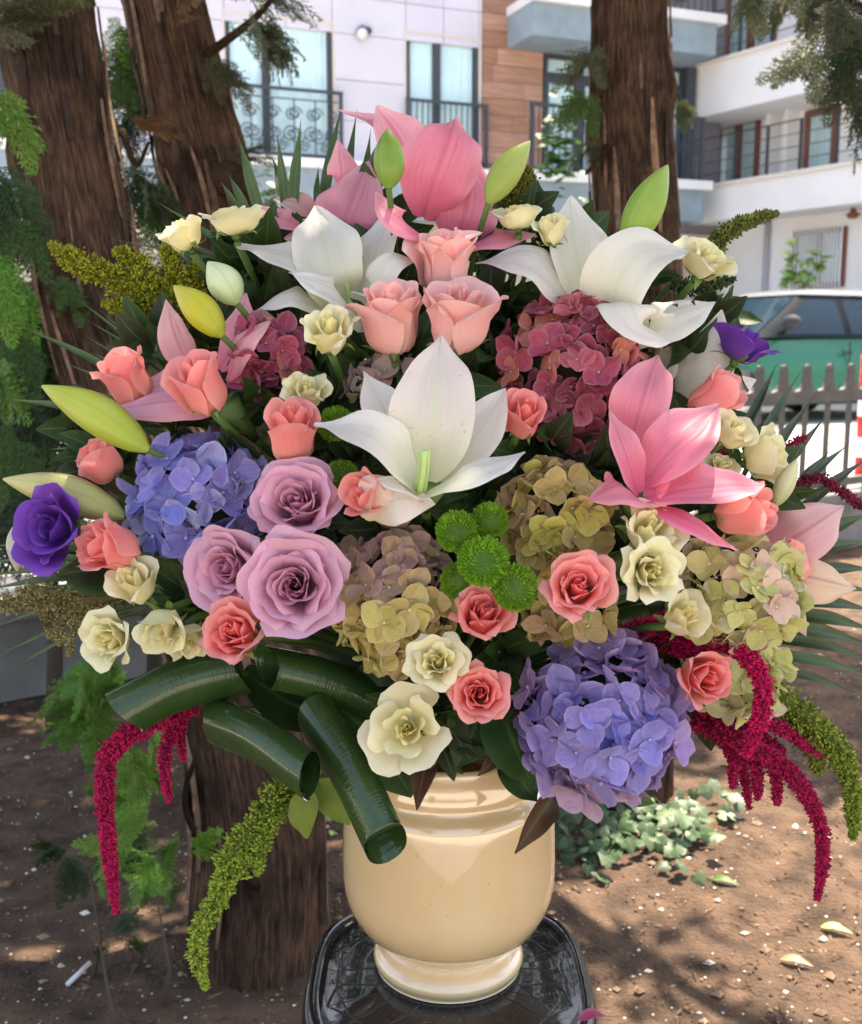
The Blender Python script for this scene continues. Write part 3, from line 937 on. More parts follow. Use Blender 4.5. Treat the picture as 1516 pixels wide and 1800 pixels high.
sp(T1, [(-40, 60, 2.0, 190, (.6, .3, .2), GREEN_O), (20, 20, 2.0, 170, (.7, .4, .2), GREEN_O), (-10, 130, 1.9, 200, (.2, -1, .1), GREEN_B), (0, 250, 1.9, 220, (.15, -1, .1), GREEN_D), (10, 350, 1.9, 200, (.2, -1, .2), GREEN_M),
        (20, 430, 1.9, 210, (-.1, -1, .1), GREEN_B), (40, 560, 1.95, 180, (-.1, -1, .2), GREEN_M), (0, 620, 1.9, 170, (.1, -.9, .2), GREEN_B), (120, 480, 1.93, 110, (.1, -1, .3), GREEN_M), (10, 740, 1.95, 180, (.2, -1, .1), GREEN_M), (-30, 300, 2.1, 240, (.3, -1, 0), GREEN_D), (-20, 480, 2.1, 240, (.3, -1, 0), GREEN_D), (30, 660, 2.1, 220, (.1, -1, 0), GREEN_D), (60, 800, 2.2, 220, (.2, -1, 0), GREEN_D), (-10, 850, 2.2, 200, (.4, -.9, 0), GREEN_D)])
sp(T3, [(1045, 60, 2.6, 130, (-.3, -.9, .2), GREEN_O), (1040, 140, 2.6, 120, (-.3, -.9, .1), GREEN_M), (1048, 230, 2.6, 90, (-.4, -.8, .1), GREEN_O), (1180, 180, 2.6, 70, (.7, -.6, .1), GREEN_O),
        (1430, -30, 2.2, 150, (.1, -1, .1), GREEN_O), (1480, -20, 2.1, 180, (0, -1, .2), GREEN_O), (1530, 0, 2.1, 230, (-.25, -1, .1), GREEN_D), (1390, -40, 2.2, 120, (-.2, -1, .1), GREEN_O), (1500, 90, 2.1, 180, (-.3, -.9, .1), GREEN_O), (1450, 60, 2.1, 150, (-.5, -.8, .1), GREEN_O), (1540, 150, 2.1, 170, (-.4, -.8, .2), GREEN_D), (1340, -50, 2.2, 130, (-.4, -.8, .1), GREEN_O)])

# dark cypress shrubs behind the left side
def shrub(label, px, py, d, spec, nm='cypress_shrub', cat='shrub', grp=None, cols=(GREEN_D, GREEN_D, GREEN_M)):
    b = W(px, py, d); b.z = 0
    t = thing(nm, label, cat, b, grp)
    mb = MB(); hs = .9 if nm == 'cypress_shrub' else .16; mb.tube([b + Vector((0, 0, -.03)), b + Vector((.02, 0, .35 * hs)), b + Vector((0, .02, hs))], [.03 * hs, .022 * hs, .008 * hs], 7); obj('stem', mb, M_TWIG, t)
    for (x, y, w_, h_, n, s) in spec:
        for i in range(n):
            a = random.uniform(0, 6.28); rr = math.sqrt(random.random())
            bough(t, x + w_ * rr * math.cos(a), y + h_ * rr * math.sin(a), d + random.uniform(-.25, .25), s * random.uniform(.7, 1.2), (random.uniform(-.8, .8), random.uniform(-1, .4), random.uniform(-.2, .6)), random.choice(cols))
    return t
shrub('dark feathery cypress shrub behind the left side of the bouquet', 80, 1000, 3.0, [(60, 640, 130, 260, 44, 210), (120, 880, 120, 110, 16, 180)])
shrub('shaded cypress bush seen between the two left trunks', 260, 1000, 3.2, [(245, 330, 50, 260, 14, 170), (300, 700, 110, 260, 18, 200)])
shrub('bright green cypress seedling growing at the foot of the large left trunk', 270, 1530, 1.75, [(270, 1330, 40, 120, 8, 120), (270, 1480, 60, 50, 8, 110)], 'cypress_seedling', 'plant', None, (GREEN_B, GREEN_B, (.18, .36, .05)))
shrub('low green cypress sprig on the soil at lower left', 150, 1510, 1.85, [(150, 1490, 60, 30, 6, 110)], 'cypress_seedling', 'plant', None, (GREEN_M, GREEN_D))
shrub('green cypress tuft under the cream roses at left', 190, 1290, 2.3, [(190, 1180, 60, 60, 9, 150), (130, 1270, 30, 20, 3, 80)], 'cypress_seedling', 'plant', None, (GREEN_B, GREEN_B, GREEN_M))
shrub('small green sprig beside a white stick on the soil', 170, 1690, 1.65, [(190, 1650, 25, 20, 3, 70)], 'cypress_seedling', 'plant', None, (GREEN_D, GREEN_M))

# overhead crown of the trees: clumps of leaf faces with gaps cut along sun rays to place light patches, carried on the left trunks, out of frame
def crown(parent, cx, cy, rx, ry, z0, z1, n, seed, holes):
    rnd = random.Random(seed); mb = MB()
    while n > 0:
        a = rnd.uniform(0, 6.283); rr = math.sqrt(rnd.random())
        c = Vector((cx + rx * rr * math.cos(a), cy + ry * rr * math.sin(a), rnd.uniform(z0, z1)))
        for _ in range(16):
            p = c + Vector((rnd.gauss(0, .12), rnd.gauss(0, .12), rnd.gauss(0, .08)))
            n -= 1
            skip = False
            for (h, r_) in holes:
                q = p - h; q = q - SUN * q.dot(SUN)
                if q.length < r_: skip = True; break
            if skip: continue
            d = Vector((rnd.gauss(0, 1), rnd.gauss(0, 1), rnd.gauss(0, .5))).normalized()
            s = d.cross(Vector((rnd.gauss(0, .5), rnd.gauss(0, .5), 1))).normalized()
            l, w_ = rnd.uniform(.09, .17), rnd.uniform(.02, .04)
            mb.add([p, p + d * l * .5 + s * w_, p + d * l, p + d * l * .5 - s * w_], [(0, 1, 2, 3)])
    return obj('crown', mb, M_CYP, parent, color=GREEN_M)
HOLES = [(W(722, 880, .78), .045), (W(1080, 545, .84), .028), (W(1150, 570, .86), .035), (W(1210, 760, .8), .03), (W(1330, 1190, .9), .05), (W(1375, 1060, .93), .05),
         (W(1420, 1480, 2.2), .16), (W(1330, 1640, 2.0), .10), (W(1060, 1650, 1.9), .055), (W(1490, 1680, 1.9), .09), (W(1130, 1500, 2.1), .06), (W(1290, 1430, 2.3), .08),
         (W(1250, 1740, 1.8), .05), (W(1100, 1760, 1.75), .045), (W(1240, 460, .95), .03), (W(860, 1540, .92), .0), (W(250, 1480, 1.75), .05), (W(20, 150, 1.9), .1)]
for _ in range(90):
    HOLES.append((ground_at(random.uniform(980, 1640), random.uniform(1330, 1820)), random.uniform(.03, .11)))
for hp in ((1420, 1470, .22), (1320, 1660, .14), (1480, 1640, .14), (1040, 1640, .07), (1180, 1470, .08), (1080, 1740, .07)):
    HOLES.append((ground_at(hp[0], hp[1]), hp[2]))
for hp in ((590, 520, .9, .03), (700, 460, .92, .025), (1290, 770, .93, .03), (860, 1570, .86, .02), (560, 900, .8, .02), (420, 850, .84, .022), (1050, 1180, .83, .022), (640, 1010, .81, .02), (990, 870, .83, .025), (800, 260, .91, .035), (1000, 420, .9, .03), (300, 630, .88, .022), (690, 1270, .84, .015), (1280, 850, .8, .022)):
    HOLES.append((W(hp[0], hp[1], hp[2]), hp[3]))
CROWN_N = 29000
crown(T1, .2, 3.0, 2.9, 2.7, 3.0, 4.0, CROWN_N, 5, HOLES)

# ------------------------------------------------------------------ litter and ground plants
rnd = random.Random(3)
def stone(mb, p, r, rnd):
    v = []
    for i in range(6):
        th = [0, math.pi / 2, math.pi / 2, math.pi / 2, math.pi / 2, math.pi][i]; ph_ = i * math.pi / 2
        d = Vector((math.sin(th) * math.cos(ph_), math.sin(th) * math.sin(ph_), math.cos(th) * .6)) * r * rnd.uniform(.6, 1.25)
        v.append(p + d)
    mb.add(v, [(0, 1, 2), (0, 2, 3), (0, 3, 4), (0, 4, 1), (5, 2, 1), (5, 3, 2), (5, 4, 3), (5, 1, 4)])
mbs = [MB(), MB(), MB()]
for i in range(17000):
    y = .8 + 4.2 * rnd.random() ** 1.3
    x = rnd.uniform(-.55, .55) * y
    yw = WALL_A.y + (x - WALL_A.x) * WD.y / WD.x - .1
    if y > yw: continue
    k_ = rnd.random()
    r = rnd.uniform(.0018, .005) if k_ < .95 else rnd.uniform(.006, .013)
    j = 0 if k_ < .5 else (1 if rnd.random() < .72 else 2)
    if j == 2 : r *= .8
    stone(mbs[j], Vector((x, y, zg(x, y) + r * .3)), r, rnd)
for mb, c_, nm in zip(mbs, (lin('#5e4939'), lin('#8a735c'), lin('#d5cdbf')), ('brown_grit', 'tan_pebbles', 'white_pebbles')):
    o = obj(nm, mb, plain(nm, c_, .9, island=.35), smooth=False); kind(o, 'stuff')
mb = MB()
for i in range(3200):
    y = .9 + 3.4 * rnd.random() ** 1.2; x = rnd.uniform(-.5, .5) * y
    if y > WALL_A.y + (x - WALL_A.x) * WD.y / WD.x - .1: continue
    a = rnd.uniform(0, 6.28); l = rnd.uniform(.006, .022); w_ = rnd.uniform(.0006, .0022)
    p = Vector((x, y, zg(x, y) + .004)); d = Vector((math.cos(a), math.sin(a), rnd.uniform(-.1, .3))); s = Vector((-math.sin(a), math.cos(a), rnd.uniform(-.4, .4)))
    mb.add([p - d * l, p + s * w_, p + d * l, p - s * w_ + Vector((0, 0, .002))], [(0, 1, 2), (0, 2, 3)])
o = obj('dry_needle_litter', mb, plain('dry_litter', lin('#6b543f'), .9, island=.5), smooth=False); kind(o, 'stuff')
p = ground_at(118, 1720); q = ground_at(158, 1688)
mb = MB(); mb.tube([p + Vector((0, 0, .006)), q + Vector((0, 0, .012))], .0045, 10); tag(obj('white_stick', mb, plain('white_paper', (.75, .73, .70), .7)), 'thin white stick lying on the soil at the lower left', 'stick')
p = ground_at(1330, 1180)
mb = MB(); v, f, _ = tube_geo([p + Vector((-.03, 0, .01)), p + Vector((-.015, 0, .015)), p + Vector((.02, 0, .015)), p + Vector((.035, 0, .01))], [.004, .02, .022, .006], 9); mb.add(v, f)
tag(obj('stone', mb, plain('tan_stone', lin('#9c8468'), .9, nscale=30)), 'rounded tan stone on the dark soil below the right palm leaf', 'stone')
# ivy
M_IVY = petal_mat('ivy_leaf', (.06, .11, .04), .3, (.16, .22, .12), .2, (.18, .25, .13), .4, .3, .25, .45, nmix=.2)
def ivy_mesh(seed):
    r_ = random.Random(seed); mb = MB()
    out = [(0, .05), (.24, -.12), (.46, -.02), (.52, .18), (.62, .30), (.50, .48), (.34, .66), (.14, .90)]
    out = out + [(0, 1.0)] + [(-x, y) for x, y in reversed(out[1:])]
    c = (0, .35, .10)
    v = [c] + [(x, y, -.12 * abs(x) - .1 * y * y + .04 * r_.uniform(-1, 1)) for x, y in out]
    mb.add(v, [(0, i, i + 1) for i in range(1, len(out))] + [(0, len(out), 1)], [(.5, .35)] + [(x * .5 + .5, y * .9) for x, y in out])
    return mb.mesh('leaf', M_IVY)
IVY = [ivy_mesh(s) for s in range(3)]
def ivy(label, spec, d0, cols, nm='ivy_plant', size=(.020, .038)):
    b = ground_at(spec[0][0], spec[0][1])
    t = thing(nm, label, 'plant', b)
    for (px, py, w_, h_, n) in spec:
        for i in range(n):
            x, y = px + random.gauss(0, w_ * .5), py + random.gauss(0, h_ * .5)
            g_ = ground_at(x, y + 25) if d0 is None else W(x, y, d0)
            lift = random.uniform(.008, .06) if d0 is None else random.uniform(-.03, .03)
            ax = Vector((random.gauss(0, .5), random.gauss(-.45, .4), 1)).normalized()
            Mx = Matrix.Translation(g_ + Vector((0, 0, lift)) - b) @ align(ax, random.uniform(0, 6.28)) @ Matrix.Scale(random.uniform(*size), 4)
            link('leaf', random.choice(IVY), t, color=jit(random.choice(cols), .2), M=Mx)
            if i % 6 == 0 and d0 is None and lift < .03:
                mb = MB(); mb.tube([g_ - Vector((0, 0, .01)), g_ + Vector((.004, 0, lift * .6)), g_ + Vector((0, 0, lift))], .0015, 4); obj('stalk', mb, M_TWIG, t)
    return t
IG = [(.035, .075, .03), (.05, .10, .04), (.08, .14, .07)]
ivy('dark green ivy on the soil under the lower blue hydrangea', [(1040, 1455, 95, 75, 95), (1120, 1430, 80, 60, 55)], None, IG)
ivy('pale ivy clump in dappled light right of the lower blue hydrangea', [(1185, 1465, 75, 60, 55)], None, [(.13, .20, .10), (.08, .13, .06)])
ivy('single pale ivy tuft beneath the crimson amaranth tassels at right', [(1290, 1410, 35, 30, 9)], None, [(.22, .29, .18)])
ivy('light green sprig on the soil just left of the vase', [(585, 1430, 25, 20, 10)], None, [(.16, .30, .05)], 'ground_sprig', (.014, .024))
ivy('young leafy climber against the white wall above the car roof', [(1400, 470, 30, 35, 40), (1435, 462, 14, 22, 12)], 14.5, [(.16, .30, .06), (.22, .36, .08)], 'wall_climber', (.08, .16))
ivy('leafy potted shrub on the lower balcony left of the straight trunk', [(985, 260, 40, 75, 90)], 15.6, [(.05, .12, .03), (.08, .2, .04)], 'balcony_shrub', (.10, .2))
ivy('pale green shrub below the left window behind the palm spikes', [(480, 340, 30, 60, 40)], 15.0, [(.12, .2, .08)], 'street_shrub', (.1, .18))
for i, (px, py, c_) in enumerate(((1465, 1640, (.55, .62, .25)), (1270, 1555, (.10, .22, .05)), (1395, 1690, (.45, .33, .2)))):
    p = ground_at(px, py)
    mb = MB(); mb.add(*petal_geo([p + Vector((-.02, .012, .004)), p + Vector((0, 0, .012)), p + Vector((.03, -.015, .006))], .018, Vector((0, -.3, 1)), .2, .05, 'leaf', 8, 4))
    tag(obj('fallen_leaf', mb, M_IVY, color=c_), ['pale yellow fallen leaf on sunlit soil at far right', 'small green fallen leaf below the pale ivy', 'dry brown fallen leaf in the right soil'][i], 'leaf', )
# ================================================================== stool and vase
VX, VY = .0165, .95
def zof(py, Y=VY):
    return CAMZ - Y * math.tan(PITCH + math.atan((py - CYP) / FPX))
FOOTZ = .497
m, nt, bs = new_mat('glossy_black_plastic')
bs.inputs['Base Color'].default_value = (.012, .013, .015, 1); bs.inputs['Roughness'].default_value = .06; bs.inputs['Specular IOR Level'].default_value = .5
tc = nd(nt, 'TexCoord'); nz = nd(nt, 'TexNoise', i_2=12.0, i_3=3.0); nt.links.new(tc.outputs['Object'], nz.inputs[0])
bp = nd(nt, 'Bump'); bp.inputs['Strength'].default_value = .12; bp.inputs['Distance'].default_value = .01; nt.links.new(nz.outputs[0], bp.inputs['Height']); nt.links.new(bp.outputs[0], bs.inputs['Normal'])
nz2 = nd(nt, 'TexNoise', i_2=300.0, i_3=2.0); nt.links.new(tc.outputs['Object'], nz2.inputs[0])
nt.links.new(mixn(nt, mathn(nt, 'MULTIPLY', mathn(nt, 'GREATER_THAN', nz2.outputs[0], .70), .35), (.012, .013, .015), (.25, .23, .2)), bs.inputs['Base Color'])
M_BLK = m
SCX, SCY = .0165, .925
def sq(a, hw, ex=3.2):
    c_, s_ = math.cos(a), math.sin(a)
    r = (abs(c_) ** ex + abs(s_) ** ex) ** (-1 / ex)
    return hw * r * c_, hw * r * s_
stool = thing('plastic_stool', 'glossy black plastic stool with embossed petal pattern under the cream vase', 'stool', (SCX, SCY, 0))
prof = [(0, FOOTZ - .001), (.04, FOOTZ - .001), (.08, FOOTZ - .001), (.118, FOOTZ - .001), (.124, FOOTZ + .002), (.132, FOOTZ + .004), (.137, FOOTZ + .001), (.140, FOOTZ - .006), (.1415, FOOTZ - .02), (.146, FOOTZ - .075), (.150, FOOTZ - .078), (.150, FOOTZ - .086), (.144, FOOTZ - .086)]
v, f = [], []
ns = 72
for hw, z in prof:
    for k in range(ns):
        x, y = sq(2 * math.pi * k / ns, max(hw * .945, .0005)); v.append((SCX + x, SCY + y, z))
for i in range(len(prof) - 1):
    for k in range(ns):
        f.append((i * ns + k, i * ns + (k + 1) % ns, (i + 1) * ns + (k + 1) % ns, (i + 1) * ns + k))
mb = MB(); mb.add(v, f); obj('seat', mb, M_BLK, stool)
for sx in (-1, 1):
    for sy in (-1, 1):
        mb = MB(); a = Vector((SCX + sx * .115, SCY + sy * .115, FOOTZ - .087)); b = Vector((SCX + sx * .155, SCY + sy * .155, 0.0))
        v, f, _ = tube_geo([a, a.lerp(b, .5), b], [.030, .024, .020], 4); mb.add(v, f); obj('leg', mb, M_BLK, stool, smooth=False)
def rib(pts, r=.0016):
    mb = MB(); mb.tube(spline([Vector((SCX + x, SCY + y, FOOTZ - .0017)) for x, y in pts], 18), r, 6); obj('embossed_rib', mb, M_BLK, stool)
for k in range(8):
    a = 2 * math.pi * k / 8 + math.pi / 8
    ca, sa = math.cos(a), math.sin(a)
    def rp(r, da): return (r * math.cos(a + da), r * math.sin(a + da))
    rib([rp(.02, 0), rp(.07, .20), rp(.10, .26), rp(.118, 0)]); rib([rp(.02, 0), rp(.07, -.20), rp(.10, -.26), rp(.118, 0)])
    rib([rp(.03, 0), rp(.125, 0)], .0012)
    for da in (-.25, .25):
        rib([rp(.09, da), rp(.105, da * 1.2), rp(.122, da * 1.05)], .0011)
rib([(.105 * math.cos(t * .2618), .105 * math.sin(t * .2618)) for t in range(25)], .0013)

m, nt, bs = new_mat('cream_ceramic_glaze')
tc = nd(nt, 'TexCoord'); nz = nd(nt, 'TexNoise', i_2=9.0, i_3=4.0); nt.links.new(tc.outputs['Object'], nz.inputs[0])
nz2 = nd(nt, 'TexNoise', i_2=230.0, i_3=1.0); nt.links.new(tc.outputs['Object'], nz2.inputs[0])
c1 = ramp(nt, nz.outputs[0], [(.3, lin('#dfba86')), (.7, lin('#e9cd9c'))])
nt.links.new(mixn(nt, mathn(nt, 'MULTIPLY', mathn(nt, 'GREATER_THAN', nz2.outputs[0], .76), .5), c1, (.35, .22, .12)), bs.inputs['Base Color'])
bs.inputs['Roughness'].default_value = .22; bs.inputs['Coat Weight'].default_value = 1.0; bs.inputs['Coat Roughness'].default_value = .03
bs.inputs['Specular IOR Level'].default_value = .7; bs.inputs['Coat IOR'].default_value = 1.9
nz3 = nd(nt, 'TexNoise', i_2=16.0, i_3=3.0); mp = nd(nt, 'Mapping'); mp.inputs['Scale'].default_value = (2.2, 2.2, .45); nt.links.new(tc.outputs['Object'], mp.inputs[0]); nt.links.new(mp.outputs[0], nz3.inputs[0])
bp = nd(nt, 'Bump'); bp.inputs['Strength'].default_value = .05; bp.inputs['Distance'].default_value = .01; nt.links.new(nz3.outputs[0], bp.inputs['Height']); nt.links.new(bp.outputs[0], bs.inputs['Normal']); nt.links.new(bp.outputs[0], bs.inputs['Coat Normal'])
M_CER = m
vase = thing('ceramic_vase', 'glossy cream ceramic urn vase with round foot holding the flower arrangement', 'vase', (VX, VY, FOOTZ))
def pr(lst):
    out = []
    for hw, py in lst:
        z = zof(py); d = VY * math.cos(PITCH) + (CAMZ - z) * math.sin(PITCH)
        out.append((hw * d / FPX, z))
    return out
def lathe(prof, n=72):
    prof = [(p.x, p.z) for p in spline([Vector((r, 0, z)) for r, z in prof], 70)]
    v, f = [], []
    for r, z in prof:
        for k in range(n):
            a = 2 * math.pi * k / n; v.append((VX + r * math.cos(a), VY + r * math.sin(a), z))
    for i in range(len(prof) - 1):
        for k in range(n):
            f.append((i * n + k, i * n + (k + 1) % n, (i + 1) * n + (k + 1) % n, (i + 1) * n + k))
    return v, f
body = pr([(158, 1296), (161, 1306), (160, 1330), (163, 1345), (164, 1356), (161, 1362), (167, 1370), (178, 1378), (183, 1390), (185, 1430), (186, 1500), (184, 1540), (176, 1572), (160, 1600), (138, 1622), (116, 1640), (106, 1650)])
neck_r = body[3][0]
mb = MB(); mb.add(*lathe([(body[0][0] - .012, body[8][1]), (body[0][0] - .009, body[2][1])] + body)); obj('body', mb, M_CER, vase)
foot = pr([(106, 1651), (110, 1656), (122, 1664), (129, 1676), (131, 1690), (128, 1704), (124, 1711), (125, 1716)])
foot = [(r, FOOTZ + (z - foot[-1][1]) * 1.0) for r, z in foot]
dz = body[-1][1] - foot[0][1]
foot = [(r, z + dz * (z - FOOTZ) / (foot[0][1] - FOOTZ)) for r, z in foot]
foot = foot + [(foot[-1][0] - .004, FOOTZ), (.03, FOOTZ + .001)]
mb = MB(); mb.add(*lathe(foot)); obj('foot', mb, M_CER, vase)
MOUTH = Vector((VX, VY, body[0][1] - .02))

# ================================================================== bouquet
M_STEM = plain('green_stem', (.09, .17, .035), .5, use_obj=False, nscale=40, namt=.15, tr=.1)
M_SEPAL = petal_mat('sepal', (.12, .20, .05), .2, (.25, .36, .12), .3, (.15, .25, .06), .3, .3, .3, .5)
M_ROSE = petal_mat('rose_petal', (.80, .62, .30), .55, (.97, .62, .54), .38, (.8, .4, .3), .05, .40, .40, .55)
M_CREAM_R = petal_mat('cream_rose_petal', (.80, .74, .28), .5, (.93, .90, .70), .35, (.85, .82, .5), .1, .22, .36, .55)
M_PINK_R = petal_mat('pink_rose_petal', (.70, .72, .45), .35, (.93, .62, .52), .55, (.85, .4, .4), .1, .25, .36, .55)
M_LAV_R = petal_mat('lavender_rose_petal', (.60, .40, .45), .35, (.72, .42, .55), .35, (.6, .3, .42), .05, .3, .34, .6)
M_PURP = petal_mat('purple_petal', (.30, .20, .35), .35, (.25, .08, .55), .35, (.2, .05, .4), .1, .35, .25, .6)
M_WLILY = petal_mat('white_lily_petal', (.62, .68, .30), .65, (.90, .88, .84), .25, (.70, .74, .48), .75, .34, .36, .42, speck=.0, vscale=30, bump=.5)
M_WLILY_S = petal_mat('speckled_lily_petal', (.62, .68, .30), .65, (.88, .80, .74), .25, (.70, .74, .48), .7, .34, .36, .42, speck=.4, vscale=30, bump=.5)
M_PLILY = petal_mat('pink_lily_petal', (.80, .12, .25), .75, (.90, .55, .56), .40, (.60, .14, .20), .6, .8, .34, .42, vscale=20, nmix=.25)
M_HYD = petal_mat('hydrangea_sepal', (.50, .48, .42), .10, (.80, .72, .72), .16, (.5, .45, .5), .10, .8, .30, .6, vscale=16, nmix=.3, bump=.6)
M_BUD = petal_mat('lily_bud', (.20, .34, .04), .5, (.60, .60, .28), .22, (.20, .30, .04), .25, .45, .15, .32, vscale=40)
M_LEAF = petal_mat('dark_leaf', (.05, .10, .02), .2, (.10, .17, .05), .2, (.12, .20, .07), .45, .35, .15, .46, vein_dir='v', vscale=30, spec=.16)
M_BLADE = petal_mat('palm_blade', (.08, .14, .03), .2, (.17, .24, .09), .3, (.14, .22, .07), .5, .5, .2, .34, vscale=14, coat=.1)
M_ASP = petal_mat('rolled_leaf', (.03, .07, .012), .1, (.06, .12, .025), .1, (.03, .07, .012), .0, .35, .06, .5, vein_dir='v', vscale=75, coat=.9, spec=.15, bump=.38, coat_r=.05)
M_BEAD = plain('amaranth_grain', (.4, .02, .08), .7, use_obj=True, island=.6, tr=.2, spec=.2)
M_MUM = plain('pompon_petal', (.2, .4, .02), .55, use_obj=True, island=.25, tr=.25)
M_PIST = plain('pistil', (.55, .70, .25), .45, tr=.2)

CX0, CY0 = 760, 960
def dome(px, py):
    q = ((px - CX0) / 800) ** 2 + ((py - CY0) / 760) ** 2
    return 0.985 - 0.19 * math.sqrt(max(0, 1 - q))

def stem(parent, B, axis, r=.0032, mid=.5):
    L = (B - MOUTH).length
    c1 = B - axis * L * .10 + FWD * L * .34
    c2 = MOUTH + Vector((0, 0, L * .35))
    pts = []
    for i in range(11):
        t = i / 10
        pts.append(B * (1 - t) ** 3 + c1 * 3 * t * (1 - t) ** 2 + c2 * 3 * t * t * (1 - t) + MOUTH * t ** 3)
    mb = MB(); mb.tube(pts, r, 6)
    return obj('stem', mb, M_STEM, parent)

# ------------------------------------------------------------------ rose prototypes
def rose_proto(seed, N, L0, L1, thin, thout, flare, wid, ruf=0.02, mat=None, outw=1.0, nsep=5, fl0=.3):
    rnd = random.Random(seed)
    parts = []
    maxr = 0
    raw = []
    for i in range(N):
        f = i / (N - 1)
        phi = i * 2.39996 + rnd.uniform(-.25, .25)
        L = lerp(L0, L1, f ** .8) * rnd.uniform(.95, 1.05)
        th_mid = math.radians(lerp(thin, thout, f ** 1.3) + rnd.uniform(-5, 5))
        fl = math.radians(flare * sstep(fl0, 1, f) + rnd.uniform(-8, 8) * f)
        p = .07 + .36 * f
        nt_, na = 10, 10
        r, z = .015, -.03 * f
        cl_ = [(r, z)]
        for k in range(1, nt_ + 1):
            t = (k - .5) / nt_
            th = lerp(math.radians(84), th_mid, sstep(0, p * 1.25, t)) + fl * sstep(.52, 1, t) ** 1.2
            r += L / nt_ * math.sin(th); z += L / nt_ * math.cos(th)
            cl_.append((max(r, .012), z))
        w0 = wid * lerp(.55, 1.0, f ** .7) * (outw if f > .6 else 1)
        v, uv, fc = [], [], []
        ph = rnd.uniform(0, 6)
        tipp = rnd.uniform(.0, .035)
        for k in range(nt_ + 1):
            t = k / nt_
            r, z = cl_[k]
            if t < .5: wp = (t * 2 + .02) ** .55
            else: wp = max(.0, 1 - ((t - .5) / .5) ** 3.2 * .72) ** (1 / 2.0)
            if t < .6: wp = (t / .6 + .02) ** .35
            else: wp = max(.0, 1 - ((t - .6) / .4) ** 4.5 * .52) ** .5
            half = lerp(1.9, wid, min(1, f * 1.7)) * wp
            for j in range(na + 1):
                a = -1 + 2 * j / na
                an = phi + a * half
                rr = r + .05 * a * (1 - f) * sstep(.1, .6, t)
                rr += a * a * t * (.03 + .05 * f) * (1 if th_mid < .5 else .4)
                dz = -abs(a) ** 3 * L * .16 * t + math.exp(-(a / .25) ** 2) * tipp * sstep(.75, 1, t)
                wv = ruf * math.sin(a * 5.2 + ph) * sstep(.45, 1, t) * (0.4 + f)
                rr += wv; dz += wv * .8 * math.cos(a * 3 + ph)
                v.append((rr * math.cos(an), rr * math.sin(an), z + dz)); uv.append((a * .5 + .5, t))
                maxr = max(maxr, rr)
        for k in range(nt_):
            for j in range(na):
                q = k * (na + 1) + j; fc.append((q, q + 1, q + na + 2, q + na + 1))
        raw.append((v, fc, uv, f))
    s = 1 / (maxr * .84)
    for v, fc, uv, f in raw:
        mb = MB(); mb.add([(x * s, y * s, z * s) for x, y, z in v], fc, uv)
        parts.append(('petal', mb.mesh('petal', mat), f))
    zc = max(p[2] for v, *_ in raw for p in v) * s
    # sepals and hip
    for k in range(nsep):
        a = 2 * math.pi * k / nsep + rnd.uniform(-.2, .2); d = Vector((math.cos(a), math.sin(a), 0)); out = rnd.uniform(.5, .95)
        mb = MB(); mb.add(*petal_geo([d * .05 + Vector((0, 0, -.06)), d * .42 * out + Vector((0, 0, -.02)), d * out * .75 + Vector((0, 0, rnd.uniform(-.05, .3))), d * out + Vector((0, 0, rnd.uniform(-.25, .35)))], .26, Vector((0, 0, 1)), .3, .03, 'leaf', 7, 4))
        parts.append(('sepal', mb.mesh('sepal', M_SEPAL), -1))
    mb = MB(); mb.tube([Vector((0, 0, -.32)), Vector((0, 0, -.2)), Vector((0, 0, -.06)), Vector((0, 0, .02))], [.06, .13, .15, .08], 10); parts.append(('hip', mb.mesh('hip', M_STEM), -2))
    return parts, zc

PROTO = {
    'coral_bud': [rose_proto(21 + k, 14, .95, 1.2, -12, 1, 26, 1.15, .012, M_ROSE) for k in range(2)],
    'coral': [rose_proto(31 + k, 20 + k, .80, 1.02, -6, 5 + 2 * k, 26 + 4 * k, 1.0, .018, M_ROSE) for k in range(5)],
    'pink': [rose_proto(41 + k, 19, 1.15, 1.5, -8, 2, 30, 1.15, .02, M_PINK_R, fl0=.2) for k in range(2)],
    'cream_bud': [rose_proto(51 + k, 13, .8, 1.05, -10, 12, 34, 1.05, .03, M_CREAM_R) for k in range(2)],
    'cream': [rose_proto(61 + k, 15 + k, .62, .95, -10, 16 + 5 * k, 44, 1.0, .035, M_CREAM_R) for k in range(4)],
    'cream_open': [rose_proto(71, 16, .52, .98, -16, 50, 22, .90, .025, M_CREAM_R, fl0=.45)],
    'lavender': [rose_proto(81 + k, 27, .62, 1.0, 0, 23, 34, 1.05, .018, M_LAV_R) for k in range(3)],
    'lisianthus': [rose_proto(91, 13, .5, 1.0, 4, 36, 14, 1.0, .03, M_PURP), rose_proto(92, 9, .8, 1.1, -4, 24, 26, 1.05, .03, M_PURP)],
}
CNT = {}
